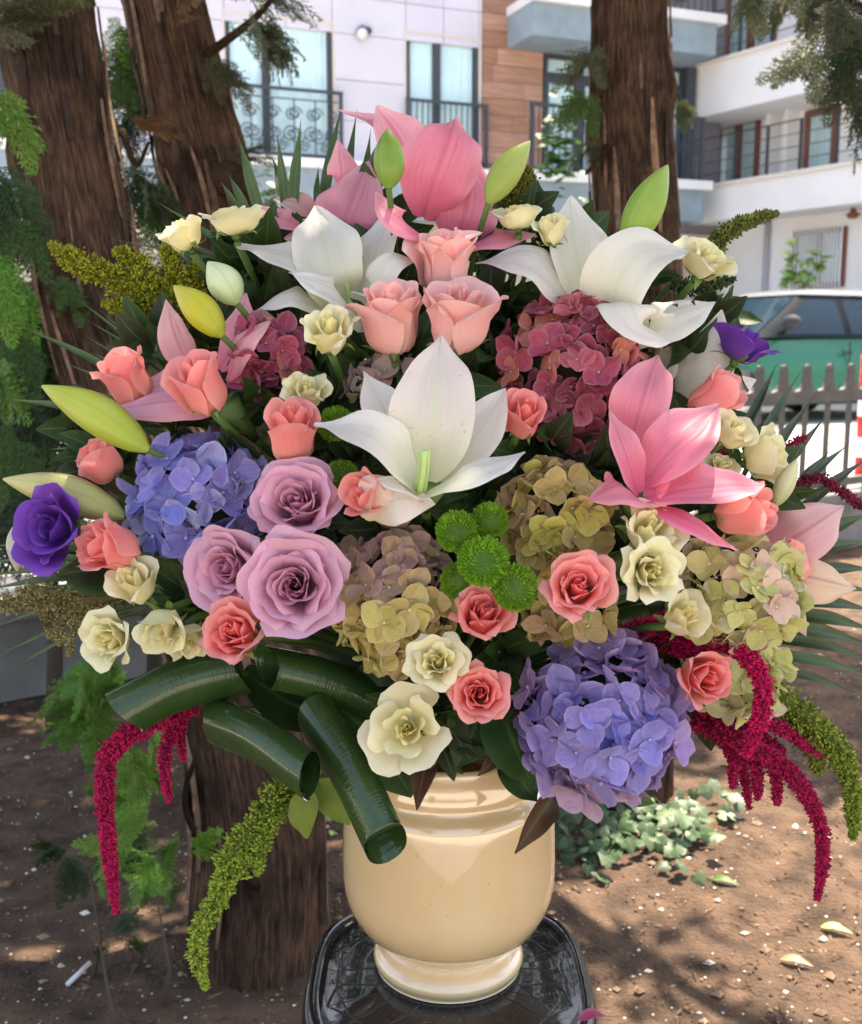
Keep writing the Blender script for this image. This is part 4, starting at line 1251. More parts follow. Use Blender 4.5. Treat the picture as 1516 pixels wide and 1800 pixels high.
def rose(kind_, label, px, py, wpx, axis, color, inner=None, group=None, dd=0.0, zs=1.0, cat='rose', nm=None, roll=None, petals_max=None):
    lst = PROTO[kind_]; k = CNT.get(kind_, 0); CNT[kind_] = k + 1
    parts, zc = lst[k % len(lst)]
    d = dome(px, py) + dd
    ax = D(*axis)
    s = wpx * .5 * d / FPX * {'pink': 1.18, 'cream_bud': 1.2, 'cream': 1.2, 'cream_open': 1.05, 'coral': 1.12, 'coral_bud': 1.08, 'lavender': 1.06, 'lisianthus': 1.0}.get(kind_, 1.0)
    ctr = W(px, py, d)
    base = ctr - ax * (zc * .5 * s * zs)
    t = thing(nm or ('rose' if cat == 'rose' else cat.replace(' ', '_')), label, cat, base, group)
    Mx = align(ax, random.uniform(0, 6.28) if roll is None else roll) @ Matrix.Diagonal((s * random.uniform(.93, 1.07), s * random.uniform(.93, 1.07), s * zs * random.uniform(.93, 1.07), 1))
    inner = inner or color
    for nm_, me, f in parts:
        if f >= 0:
            c = jit(mixc(inner, color, sstep(0, .8, f)), .09)
        else:
            c = jit((.17, .27, .07), .15)
        link(nm_, me, t, color=c, M=Mx)
    stem(t, base - ax * .25 * s, ax)
    return t

CORAL, CORAL_I = (.97, .31, .29), (.97, .19, .19)
PINKR, PINKR_I = (.94, .52, .49), (.94, .36, .36)
CRM, CRM_I = (.86, .80, .47), (.86, .74, .27)
LAV, LAV_I = (.78, .44, .53), (.72, .34, .45)
G1 = 'coral roses in the arrangement'
for a in [
    ('coral_bud', 'tilted coral rosebud at upper left, above the long green lily bud', 220, 662, 84, (-.35, .7, .35), 0, 1.0),
    ('coral_bud', 'coral rosebud with pale sepals lying on the pink lily at left', 352, 672, 98, (-.28, .75, .5), -.03, 1.05),
    ('coral_bud', 'upright coral rosebud left of the central white lily', 512, 760, 86, (.05, .72, .55), -.01, 1.05),
    ('coral_bud', 'coral rosebud with dark sepals between two lily buds at far left', 175, 806, 80, (-.55, .55, .35), .02, .9),
    ('coral', 'coral rose turned left beside the purple flower', 190, 963, 96, (-.62, .2, .6), -.03, 1.1),
    ('coral', 'round coral rose under the lavender roses, above a rolled leaf', 415, 1112, 98, (-.2, .25, .9), -.04, 1.0),
    ('coral_bud', 'coral rosebud with white outer petals painted sunlit, below the central white lily', 648, 874, 80, (-.42, .2, .75), -.03, 1.0),
    ('coral', 'coral rose touching the lowest green pompon', 848, 1082, 98, (.06, .5, .8), -.02, 1.05),
    ('coral', 'large coral rose in front of the olive hydrangea right of the pompons', 1018, 1030, 112, (-.05, .32, .9), -.05, 1.0),
    ('coral', 'lowest coral rose, between the cream roses and the lower blue hydrangea', 843, 1220, 94, (-.05, .2, .95), -.02, 1.0),
    ('coral_bud', 'small coral rose between the central white lily and the burgundy hydrangea', 922, 728, 76, (.12, .5, .8), -.01, 1.15),
    ('coral_bud', 'coral rosebud pointing up right beside the upper right white lily', 1258, 696, 78, (.65, .5, .35), .0, 1.0),
    ('coral_bud', 'coral bud lying sideways under the large pink lily at right', 1312, 900, 92, (.75, .12, .4), -.03, 1.0),
    ('coral', 'coral rose crossed by a crimson amaranth tassel at lower right', 1236, 1190, 92, (.25, .05, .9), -.02, 1.0),
    ('coral', 'coral bloom half hidden at the far right behind the pale hydrangea', 1392, 990, 70, (.6, .3, .5), .015, .9),
]:
    rose(a[0], a[1], a[2], a[3], a[4], a[5], CORAL, CORAL_I, G1, a[6], a[7])
G2 = 'pale pink roses in the arrangement'
for a in [
    ('pink', 'tall pale pink rose on the left of the upright pair, centre top', 690, 560, 118, (-.04, .88, .46), 0, 1.0),
    ('pink', 'tall pale pink rose on the right of the upright pair, centre top', 806, 553, 126, (.06, .85, .52), -.01, 1.0),
    ('pink', 'pale pink rose behind the upright pair, under the pink lily', 783, 462, 112, (.02, .88, .40), .02, .85),
]:
    rose(a[0], a[1], a[2], a[3], a[4], a[5], PINKR, PINKR_I, G2, a[6], a[7])
G3 = 'cream spray roses in the arrangement'
for a in [
    ('cream_bud', 'small cream rose opening upward at the upper left edge of the bouquet', 318, 412, 74, (-.45, .75, .3), .01, .9),
    ('cream_bud', 'wide cream rose seen from the side beside the upper left white lily', 410, 386, 98, (-.12, .85, .25), .01, .65),
    ('cream', 'ragged cream rose under the upper left white lily', 577, 582, 88, (-.05, .62, .75), -.02, 1.3),
    ('cream', 'little pale cream rose above the coral bud left of centre', 540, 690, 72, (.1, .6, .6), .01, 1.0),
    ('cream_bud', 'cream rose behind the pink lily at top right', 910, 382, 74, (-.1, .9, .3), .02, .6),
    ('cream_bud', 'cream rosebud beside the folded white lily petal at top', 968, 405, 62, (-.2, .75, .4), .015, 1.0),
    ('cream', 'full cream rose at the upper right beside the green amaranth spike', 1240, 458, 98, (.3, .65, .5), .0, 1.0),
    ('cream_bud', 'cream rose above the large pink lily at right', 1285, 757, 74, (.35, .6, .6), -.01, .85),
    ('cream_bud', 'cream rose facing right with green sepals at the right edge', 1350, 805, 92, (.75, .2, .45), -.005, 1.0),
    ('cream', 'half hidden cream rose behind the pink lily petal at right', 1268, 818, 62, (.2, .7, .5), .015, .8),
    ('cream', 'upper cream rose of the pair right of the olive hydrangea', 1140, 932, 106, (.2, .55, .75), -.04, .95),
    ('cream', 'lower cream rose of the pair right of the olive hydrangea', 1146, 1005, 96, (.12, .1, .95), -.06, 1.0),
    ('cream_bud', 'cream bloom behind the short crimson tassel at right', 1200, 1085, 80, (.4, .4, .7), -.015, .9),
    ('cream_bud', 'top cream rose of the cluster at lower left', 237, 1028, 86, (-.2, .55, .6), -.02, 1.0),
    ('cream', 'outermost cream rose of the cluster at lower left', 195, 1125, 92, (-.35, -.05, .85), -.02, 1.15),
    ('cream_bud', 'drooping cream rose in the middle of the lower left cluster', 284, 1105, 88, (-.15, -.6, .6), -.02, .85),
    ('cream_bud', 'shaded cream rose just above the leftmost rolled leaf', 332, 1128, 74, (.25, -.6, .5), -.005, .9),
    ('cream', 'small cream rose above the largest open cream rose', 768, 1163, 88, (-.05, .3, .9), -.025, 1.05),
    ('cream_open', 'largest wide open cream rose, above the vase rim', 716, 1282, 142, (-.05, .22, .95), -.02, 1.0),
]:
    rose(a[0], a[1], a[2], a[3], a[4], a[5], CRM, CRM_I, G3, a[6], a[7])
G4 = 'lavender roses'
for a in [
    ('lavender', 'largest lavender rose, lowest of the three', 518, 1030, 172, (.0, .12, .95), -.045, 1.05),
    ('lavender', 'left lavender rose below the blue hydrangea', 402, 1000, 148, (-.3, .05, .9), -.02, 1.0),
    ('lavender', 'top lavender rose beside the blue hydrangea', 525, 885, 146, (-.1, .35, .85), -.015, 1.05),
]:
    rose(a[0], a[1], a[2], a[3], a[4], a[5], LAV, LAV_I, G4, a[6], a[7])
PUR = (.14, .035, .30)
rose('lisianthus', 'deep purple lisianthus at the far left edge', 95, 928, 150, (-.35, .15, .85), PUR, (.09, .02, .22), None, -.05, 1.0, 'flower', 'lisianthus')
rose('lisianthus', 'deep purple lisianthus seen from the side at the right', 1308, 605, 118, (.35, .75, .2), PUR, (.09, .02, .28), None, .005, .85, 'flower', 'lisianthus')
# outer petals of the rosebud's sunlit half, sunlight painted in as pale colour
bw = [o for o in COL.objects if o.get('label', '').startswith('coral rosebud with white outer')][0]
mb = MB(); mb.add(*petal_geo([W(655, 905, .77), W(690, 880, .752), W(730, 875, .75), W(766, 886, .765)], .034, D(-.05, .35, .9), -.3, .03, 'lily', 12, 8)); obj('sunlit_outer_petal', mb, M_WLILY, bw, color=(.92, .80, .74))
mb = MB(); mb.add(*petal_geo([W(640, 912, .765), W(672, 862, .752), W(706, 848, .76)], .033, D(.1, .2, .9), -.35, .03, 'lily', 12, 8)); obj('sunlit_outer_petal', mb, M_WLILY, bw, color=(.93, .70, .64))

# ------------------------------------------------------------------ lilies
def lily(label, c, d, petals, mat, color, stam=None, axis=(0, .4, .9), group=None, throat=True):
    ctr = W(c[0], c[1], d)
    t = thing('lily', label, 'lily', ctr, group)
    for i, pt in enumerate(petals):
        pts, w, nrm = pt[0], pt[1], pt[2]
        kw = pt[3] if len(pt) > 3 else {}
        kw = dict(kw)
        mt = kw.pop('mat', mat); cc_ = kw.pop('color', color); n2 = kw.pop('n2', None)
        P = [W(x, y, d + o) for x, y, o in pts]
        mb = MB(); mb.add(*petal_geo(P, w * 1.14 * d / FPX, D(*nrm), kw.pop('cup', .28), kw.pop('ruffle', .03), 'lily', 20, 12, .06, kw.pop('curl', 0), i * 7 + int(c[0]), D(*n2) if n2 else None))
        obj('petal', mb, mt, t, color=jit(cc_, .03))
    if stam:
        for (x0, y0, o0, x1, y1, o1, w) in stam:
            mb = MB(); S = spline([W(x0, y0, d + o0), W((x0 + x1) / 2 + 2, (y0 + y1) / 2, d + (o0 + o1) / 2 - .004), W(x1, y1, d + o1)], 8)
            mb.tube(S, [w * d / FPX * .5 * k for k in (1, 1, 1, .95, .9, .9, 1.0, 1.1)], 8); obj('pistil', mb, M_PIST, t)
    if throat:
        ax = D(*axis); B = ctr - ax * .02
        mb = MB(); mb.tube([B - ax * .03, B - ax * .01, B + ax * .012], [.004, .008, .014], 10); obj('throat', mb, M_STEM, t)
        stem(t, B - ax * .03, ax, .004)
    return t
WH = (.82, .77, .68)
WHP = (.79, .70, .63)
lily('white lily at the upper left, with a folded front petal', (610, 560), .90, [
    ([(607, 545, 0), (580, 470, -.02), (556, 362, .03)], 108, (.0, .35, .9), dict(cup=.22)),
    ([(618, 548, 0), (650, 470, -.01), (690, 362, .03)], 88, (-.5, .2, .8), dict(cup=.2)),
    ([(600, 545, .005), (530, 462, -.02), (415, 430, .01)], 100, (.2, .75, .6), dict(cup=.1)),
    ([(600, 560, .0), (520, 512, -.025), (445, 548, -.01)], 74, (-.1, .8, .6), dict(cup=-.3)),
    ([(622, 560, -.015), (590, 510, -.05), (508, 478, -.055)], 78, (.25, .7, .65), dict(cup=-.12)),
    ([(628, 575, -.01), (655, 500, -.035), (690, 455, -.04), (738, 456, -.02)], 62, (.35, .75, .55), dict(cup=-.25)),
    ([(615, 615, .0), (625, 575, -.02), (640, 520, -.02)], 74, (.1, -.1, 1), dict(cup=-.4)),
], M_WLILY, WH, [(612, 540, 0, 608, 480, -.015, 9)], (0, .5, .85), 'white lilies')
lily('central white lily with a freckled upright petal', (748, 850), .765, [
    ([(748, 845, .005), (764, 720, -.005), (775, 590, .02)], 132, (0, .3, .95), dict(cup=.22, mat=M_WLILY_S, color=WHP)),
    ([(738, 835, .008), (690, 745, .01), (640, 652, .03)], 98, (.3, .3, .9), dict(cup=.2, n2=(.1, .9, .3))),
    ([(765, 840, .008), (830, 775, .01), (888, 682, .03)], 100, (-.35, .3, .85), dict(cup=.22)),
    ([(735, 862, -.01), (660, 770, -.03), (552, 745, -.01)], 104, (.15, .75, .65), dict(cup=.25)),
    ([(748, 868, -.015), (830, 828, -.03), (924, 795, .0)], 64, (-.05, .85, .55), dict(cup=-.2)),
    ([(742, 880, -.005), (700, 850, -.03), (660, 842, -.03)], 56, (.0, .8, .6), dict(cup=-.1)),
], M_WLILY, WH, [(738, 865, -.015, 746, 792, -.03, 12), (746, 865, -.012, 753, 790, -.022, 8), (731, 865, -.012, 739, 795, -.025, 8)], (0, .35, .9), 'white lilies')
lily('largest white lily at the upper right, with a bright folded petal', (1050, 545), .895, [
    ([(1045, 540, .0), (1015, 450, .0), (1003, 345, .01)], 104, (.25, .25, .95), dict(cup=.25, color=WH)),
    ([(1030, 555, .0), (940, 450, -.03), (836, 462, -.01)], 112, (.1, .7, .65), dict(cup=-.2, color=WHP)),
    ([(1075, 600, -.015), (1085, 500, -.05), (1135, 440, -.055), (1214, 441, -.02)], 112, (-.25, .45, .85), dict(cup=.18)),
    ([(1085, 600, .0), (1170, 560, -.02), (1258, 530, .0)], 84, (.1, .6, .8), dict(cup=-.2)),
    ([(1070, 540, -.03), (1105, 530, -.068), (1130, 575, -.075), (1184, 600, -.06)], 92, (.15, .75, .6), dict(cup=-.3)),
    ([(1075, 650, .02), (900, 600, .0), (880, 628, .01)], 54, (-.2, .4, .85), dict(color=(.80, .66, .64))),
], M_WLILY, WH, None, (.1, .45, .85), 'white lilies')
lily('white lily seen from behind at the right, below the purple flower', (1205, 710), .92, [
    ([(1195, 720, .0), (1240, 640, -.02), (1270, 545, -.01)], 84, (-.3, .1, .9), dict(cup=-.25, color=WHP)),
    ([(1215, 700, .01), (1280, 680, .0), (1330, 668, .01)], 58, (.1, .3, .9), dict(cup=-.2, color=(.80, .70, .66))),
    ([(1150, 690, .0), (1175, 630, -.01), (1195, 600, -.01)], 40, (-.1, .3, .9), dict(cup=-.4)),
], M_WLILY, WH, None, (.3, .5, .6), 'white lilies')
PK, PKD, PKL = (.82, .25, .32), (.82, .18, .30), (.84, .38, .41)
lily('large open pink lily at the right', (1128, 868), .80, [
    ([(1105, 790, .02), (1130, 700, .0), (1155, 624, .03)], 92, (-.2, .25, .95), dict(cup=.2, color=(.82, .28, .34))),
    ([(1125, 850, .0), (1190, 780, -.02), (1264, 712, .01)], 100, (-.1, .55, .8), dict(cup=.2)),
    ([(1130, 872, -.01), (1240, 855, -.03), (1345, 852, .0)], 92, (0, .7, .7), dict(cup=.15)),
    ([(1132, 882, -.01), (1210, 912, -.03), (1297, 968, -.01)], 46, (.2, .7, .7), dict(cup=-.3, color=PKD)),
    ([(1128, 886, -.005), (1090, 852, -.03), (1030, 880, -.02)], 92, (-.1, .75, .6), dict(cup=-.2)),
    ([(1124, 868, -.01), (1098, 790, -.025), (1072, 722, -.01)], 62, (.45, .3, .85), dict(cup=.25)),
], M_PLILY, PK, None, (0, .4, .9), 'pink lilies')
lily('tallest pink lily at the very top of the bouquet', (780, 420), .95, [
    ([(742, 385, -.01), (764, 310, -.04), (790, 240, -.045), (800, 208, -.015)], 122, (.05, .1, 1), dict(cup=-.22, ruffle=.05)),
    ([(745, 330, .02), (700, 240, .02), (662, 186, .03)], 88, (.2, .2, .95), dict(cup=.15, color=PKL)),
    ([(725, 300, .03), (670, 225, .03), (597, 194, .04)], 40, (.2, .6, .7), dict(cup=.3, color=PKL)),
    ([(800, 430, -.005), (818, 370, -.02), (830, 298, .0)], 112, (.1, .1, 1), dict(cup=-.3)),
    ([(762, 425, -.05), (705, 385, -.085), (660, 338, -.07)], 62, (.1, .7, .7), dict(cup=-.3)),
    ([(810, 440, -.03), (870, 412, -.055), (942, 411, -.04)], 62, (.1, .7, .6), dict(cup=-.3)),
    ([(758, 428, -.06), (800, 424, -.085), (848, 408, -.075)], 48, (-.1, .7, .7), dict(cup=.3, color=(.90, .55, .52))),
    ([(800, 330, .02), (825, 290, .03), (838, 270, .035)], 90, (.2, .1, 1), dict(cup=-.2)),
], M_PLILY, PK, None, (0, .8, .5), 'pink lilies')
lily('mauve pink lily behind the upper left white lily', (600, 400), .97, [
    ([(600, 430, -.01), (610, 370, -.025), (648, 282, .0)], 108, (-.15, .15, 1), dict(cup=-.25, color=(.60, .26, .30))),
    ([(600, 335, .015), (600, 300, .005), (594, 245, .015)], 50, (-.1, .1, 1), dict(cup=-.7, color=(.82, .38, .40))),
    ([(585, 420, .0), (540, 400, -.02), (500, 420, -.01)], 60, (-.1, .5, .8), dict(cup=-.3, color=(.62, .34, .30))),
    ([(545, 400, .0), (500, 385, -.01), (455, 362, .01)], 50, (-.1, .7, .7), dict(cup=-.1, color=(.86, .34, .36))),
    ([(560, 380, .02), (520, 355, .015), (480, 350, .02)], 40, (-.1, .4, .9), dict(cup=.1, color=(.55, .40, .30))),
], M_PLILY, PK, None, (-.2, .7, .5), 'pink lilies')
lily('pale pink lily at the left under the coral rosebud', (385, 700), .865, [
    ([(345, 660, .02), (312, 600, .01), (292, 526, .02)], 54, (.3, .2, .9), dict(cup=-.3, color=(.80, .44, .42))),
    ([(385, 650, .02), (415, 590, .01), (433, 515, .02)], 62, (-.2, .2, .95), dict(cup=-.3, color=(.78, .34, .38))),
    ([(400, 665, .0), (425, 600, -.02), (478, 560, -.01)], 50, (-.3, .4, .8), dict(cup=-.4, color=(.80, .44, .42))),
    ([(385, 715, .0), (300, 705, -.02), (188, 722, -.01)], 58, (-.05, .45, .9), dict(cup=-.5, color=(.70, .36, .44))),
    ([(360, 690, .015), (300, 672, .005), (228, 700, .01)], 74, (.0, .5, .8), dict(cup=-.2, color=(.76, .42, .50))),
    ([(262, 690, .02), (240, 715, .02), (230, 745, .025)], 26, (.0, .3, .9), dict(cup=-.2, color=(.76, .46, .52))),
], M_PLILY, PK, None, (-.4, .5, .5), 'pink lilies')
lily('blush lily with yellow green midribs at the far right edge', (1345, 990), .955, [
    ([(1345, 975, .0), (1420, 930, -.02), (1483, 888, .0)], 96, (.0, .3, .95), dict(cup=-.25, color=(.82, .50, .46))),
    ([(1350, 1000, .01), (1430, 1015, -.01), (1505, 1034, .01)], 78, (.0, .3, .95), dict(cup=-.3, color=(.84, .66, .40))),
    ([(1370, 1020, .02), (1400, 1070, .01), (1418, 1118, .02)], 48, (.3, .1, .9), dict(cup=-.3, color=(.76, .52, .46))),
], M_PLILY, PK, None, (.7, .2, .4), 'pink lilies')

# ------------------------------------------------------------------ lily buds
def bud(label, base, tip, wpx, color, dd=0.0, nm='lily_bud', mid=None, cat='lily bud', tipd=0.0, color2=None):
    d = dome(*base) + dd
    P0, P1 = W(base[0], base[1], d), W(tip[0], tip[1], d + tipd)
    t = thing(nm, label, cat, P0)
    c = P0.lerp(P1, .5) + D(0, 1, .4) * ((P1 - P0).length * .04)
    S = spline([P0, c, P1], 20); T, N = frames(S)
    R0 = wpx * .5 * d / FPX
    v, f, uv = [], [], []
    seg = 24
    for i in range(20):
        t_ = i / 19; B = T[i].cross(N[i])
        r = R0 * (.05 + .96 * max(0, math.sin(math.pi * min(1, (t_ * .925 + .07)) ** .95)) ** .95) * (1 if t_ < .96 else .75)
        if t_ < .08: r *= .55 + t_ * 5.6
        for k in range(seg + 1):
            a = 2 * math.pi * k / seg
            rr = r * (1 + .07 * math.cos(3 * a) - .07 * math.exp(-((math.sin(1.5 * a)) / .16) ** 2))
            v.append(S[i] + (N[i] * math.cos(a) + B * math.sin(a)) * rr); uv.append((((k * 3 / seg) % 1.0) * .9 + .05, t_))
    w_ = seg + 1
    for i in range(19):
        for k in range(seg): f.append((i * w_ + k, i * w_ + k + 1, (i + 1) * w_ + k + 1, (i + 1) * w_ + k))
    mb = MB(); mb.add(v, f, uv); obj('bud', mb, M_BUD, t, color=color)
    stem(t, P0 + (P1 - P0) * .02, (P1 - P0).normalized(), .0026)
    return t
bud('green lily bud at the top in front of the tallest pink lily', (684, 332), (682, 226), 56, (.16, .28, .03), -.03)
bud('yellow green lily bud leaning right at the top', (858, 358), (932, 248), 54, (.30, .36, .06), .0)
bud('large bright green lily bud in front of the straight trunk', (1098, 440), (1174, 290), 66, (.22, .36, .04), .0)
bud('yellow lily bud at upper left over the green amaranth', (392, 592), (306, 502), 58, (.52, .46, .02), -.01)
bud('pale white green lily bud beside the upper left white lily', (418, 535), (366, 460), 60, (.62, .70, .42), .0)
bud('long lime green lily bud at the left', (262, 792), (74, 678), 70, (.42, .48, .05), -.02)
bud('beige yellow lily bud behind the purple flower at far left', (220, 908), (6, 842), 66, (.56, .50, .20), .01)
bud('slim pale lily bud at the right beside the cream rose', (1362, 890), (1402, 806), 34, (.66, .62, .36), -.01)
b_ = bud('greyish lilac drooping bud at the far left edge', (40, 915), (30, 1004), 44, (.50, .44, .46), .0, 'lisianthus_bud', cat='flower bud')

# ------------------------------------------------------------------ hydrangeas
def sepal_mesh(seed):
    r_ = random.Random(seed); mb = MB(); v, uv = [], []
    n = 6; cupx, bend = r_.uniform(-.1, .35), r_.uniform(-.25, .45); ph = r_.uniform(0, 6); pointy = r_.uniform(1.6, 2.6)
    for i in range(n + 1):
        t = i / n
        w = .50 * (math.sin(math.pi * min(1, (t * .93 + .035)) ** .85) ** .7) if t < 1 else .05
        w *= r_.uniform(.95, 1.05)
        for j in range(n + 1):
            a = -1 + 2 * j / n
            z = cupx * w * a * a + bend * t * t * .5 - .03 * math.exp(-(a / .2) ** 2) + .05 * math.sin(5 * t + 3 * a + ph) * abs(a)
            v.append((.03 + t * .98, a * w, z)); uv.append((a * .5 + .5, t))
    f = []
    for i in range(n):
        for j in range(n):
            q = i * (n + 1) + j; f.append((q, q + 1, q + n + 2, q + n + 1))
    mb.add(v, f, uv); return mb.mesh('petal', M_HYD)
SEP = [sepal_mesh(s) for s in range(8)]
v, f, _ = tube_geo([Vector((0, 0, -.25)), Vector((0, 0, -.02)), Vector((0, 0, .05)), Vector((0, 0, .10)), Vector((0, 0, .12))], [.025, .03, .085, .07, .02], 7)
CEN = MB().add(v, f).mesh('floret', plain('floret_eye', (.5, .4, .5), .5, use_obj=True))
M_CORE = plain('gap_shade', (.02, .024, .012), .95, spec=.1)  # shade between the florets put in as a near-black solid core
def hydrangea(label, cx, cy, rx, ry, dd, n, fpx, colf, seed, rz=None, group='hydrangea heads', tmin=-.35, core=.72):
    d = dome(cx, cy) + dd
    rnd = random.Random(seed)
    s_ = d / FPX
    ctr = W(cx, cy, d + (rx + ry) * .5 * s_ * .75)
    t = thing('hydrangea', label, 'hydrangea', ctr, group)
    A, B_, C_ = RIGHT * rx * s_, UP * ry * s_, -FWD * (rz or (rx + ry) * .4) * s_
    pts = []
    n = int(n * 1.3)
    tot = int(n / (1 - tmin) * 2)
    off = rnd.uniform(0, 6)
    for i in range(tot):
        y = 1 - (i + .5) / tot * 2
        if y < tmin: continue
        a = i * 2.39996 + off; r = math.sqrt(1 - y * y)
        pts.append((r * math.cos(a), r * math.sin(a), y))
    for (x, y, z) in pts:
        x += rnd.gauss(0, .07); y += rnd.gauss(0, .07)
        k = rnd.uniform(.74, 1.02)
        edge_in = 1 - fpx * .30 / ((rx + ry) * .5)
        P = (A * x + B_ * y + C_ * z) * k * lerp(1, edge_in, math.hypot(x, y))
        nrm = (A.normalized() * x / 1 + B_.normalized() * y + C_.normalized() * z)
        nrm = (nrm.normalized() + Vector((rnd.gauss(0, .32), rnd.gauss(0, .32), rnd.gauss(0, .32)))).normalized()
        fs = fpx * .5 * s_ * rnd.uniform(.85, 1.15)
        Mf = Matrix.Translation(P) @ align(nrm, rnd.uniform(0, 6.28)) @ Matrix.Scale(fs, 4)
        base = colf(x, y, z, rnd)
        fl = link('floret', CEN, t, color=jit(mixc(base, (.5, .45, .4), .3), .1), M=Mf)
        for q in range(4):
            tilt = rnd.uniform(-.55, .15)
            Mp = Matrix.Rotation(q * math.pi / 2 + rnd.uniform(-.2, .2), 4, 'Z') @ Matrix.Rotation(tilt, 4, 'Y') @ Matrix.Rotation(rnd.uniform(-.35, .35), 4, 'X') @ Matrix.Scale(rnd.uniform(.85, 1.12), 4)
            link('petal', rnd.choice(SEP), fl, color=jit(base, .08), M=Mp)
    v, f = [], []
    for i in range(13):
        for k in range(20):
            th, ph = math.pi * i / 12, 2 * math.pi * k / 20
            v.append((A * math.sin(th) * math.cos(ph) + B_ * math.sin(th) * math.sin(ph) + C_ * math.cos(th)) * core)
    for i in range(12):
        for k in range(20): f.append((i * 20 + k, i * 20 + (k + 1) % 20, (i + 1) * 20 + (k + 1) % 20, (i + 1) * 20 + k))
    mb = MB(); mb.add(v, f); obj('gap_shade_core', mb, M_CORE, t, world_coords=False)
    stem(t, ctr + FWD * .01, (-FWD + UP * .3).normalized(), .005)
    return t
BL1, BL2, BL3, BL4 = (.17, .20, .60), (.28, .25, .64), (.42, .30, .60), (.40, .42, .68)
def c_blue(x, y, z, r):
    c = r.choice([BL1, BL2, BL2, BL4]); return mixc(c, BL3, max(0, min(1, .15 + .3 * x + r.uniform(-.2, .25))))
def c_blue2(x, y, z, r):
    c = r.choice([BL1, BL2, BL2, (.34, .28, .62)]); e = math.hypot(x, y)
    c = mixc(c, (.48, .31, .58), max(0, min(1, (e - .45) * 1.4 + r.uniform(-.15, .25))))
    return mixc(c, (.62, .40, .52), max(0, -y - .6) * 1.6)
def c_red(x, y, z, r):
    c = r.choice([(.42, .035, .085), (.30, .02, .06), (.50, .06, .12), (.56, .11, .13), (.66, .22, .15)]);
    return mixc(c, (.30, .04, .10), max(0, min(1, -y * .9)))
def c_red2(x, y, z, r):
    c = r.choice([(.44, .04, .12), (.32, .02, .08), (.56, .08, .17), (.60, .22, .20)]); return c
def c_mauve(x, y, z, r):
    top = mixc((.62, .34, .38), (.56, .40, .20), r.random()); bot = mixc((.62, .54, .13), (.68, .48, .22), r.random())
    c = mixc(bot, top, sstep(-.2, .6, y + r.uniform(-.3, .3))); return mixc(c, (.66, .62, .22), 1.0) if r.random() < .06 else c
def c_olive(x, y, z, r):
    return r.choice([(.58, .48, .08), (.50, .38, .10), (.64, .58, .10), (.54, .34, .18), (.62, .46, .20), (.46, .32, .11)])
def c_pale(x, y, z, r):
    return r.choice([(.72, .68, .26), (.76, .66, .34), (.78, .56, .42), (.66, .66, .22), (.80, .74, .44), (.64, .64, .20)])
def c_dusk(x, y, z, r):
    return r.choice([(.55, .38, .34), (.48, .34, .28), (.50, .44, .24)])
hydrangea('blue violet hydrangea head at the left beside the lavender roses', 355, 880, 140, 132, .0, 46, 96, c_blue, 1)
hydrangea('large blue violet hydrangea head hanging lower right of the vase rim', 1056, 1262, 172, 166, -.02, 60, 106, c_blue2, 2)
hydrangea('burgundy pink hydrangea head under the upper right white lily', 1006, 660, 142, 168, .0, 84, 74, c_red, 3)
hydrangea('small burgundy hydrangea head at left behind the cream rose', 470, 625, 78, 84, .02, 30, 72, c_red2, 4)
hydrangea('olive and mauve hydrangea head below the rosebud painted half sunlit', 694, 1056, 126, 154, -.01, 58, 84, c_mauve, 5)
hydrangea('golden olive hydrangea head right of the green pompons', 978, 915, 108, 126, -.01, 54, 80, c_olive, 6)
hydrangea('olive brown hydrangea clump under the large coral rose', 1000, 1070, 100, 70, .03, 28, 76, c_olive, 7)
hydrangea('pale green hydrangea head speckled pink at the right', 1296, 1040, 134, 128, -.03, 64, 76, c_pale, 8)
hydrangea('pale cream hydrangea clump below right, behind the crimson tassel', 1305, 1190, 92, 88, .015, 30, 76, c_pale, 9)
hydrangea('dusky mauve hydrangea florets tucked behind the central white lily', 690, 682, 110, 56, .04, 26, 68, c_dusk, 10)

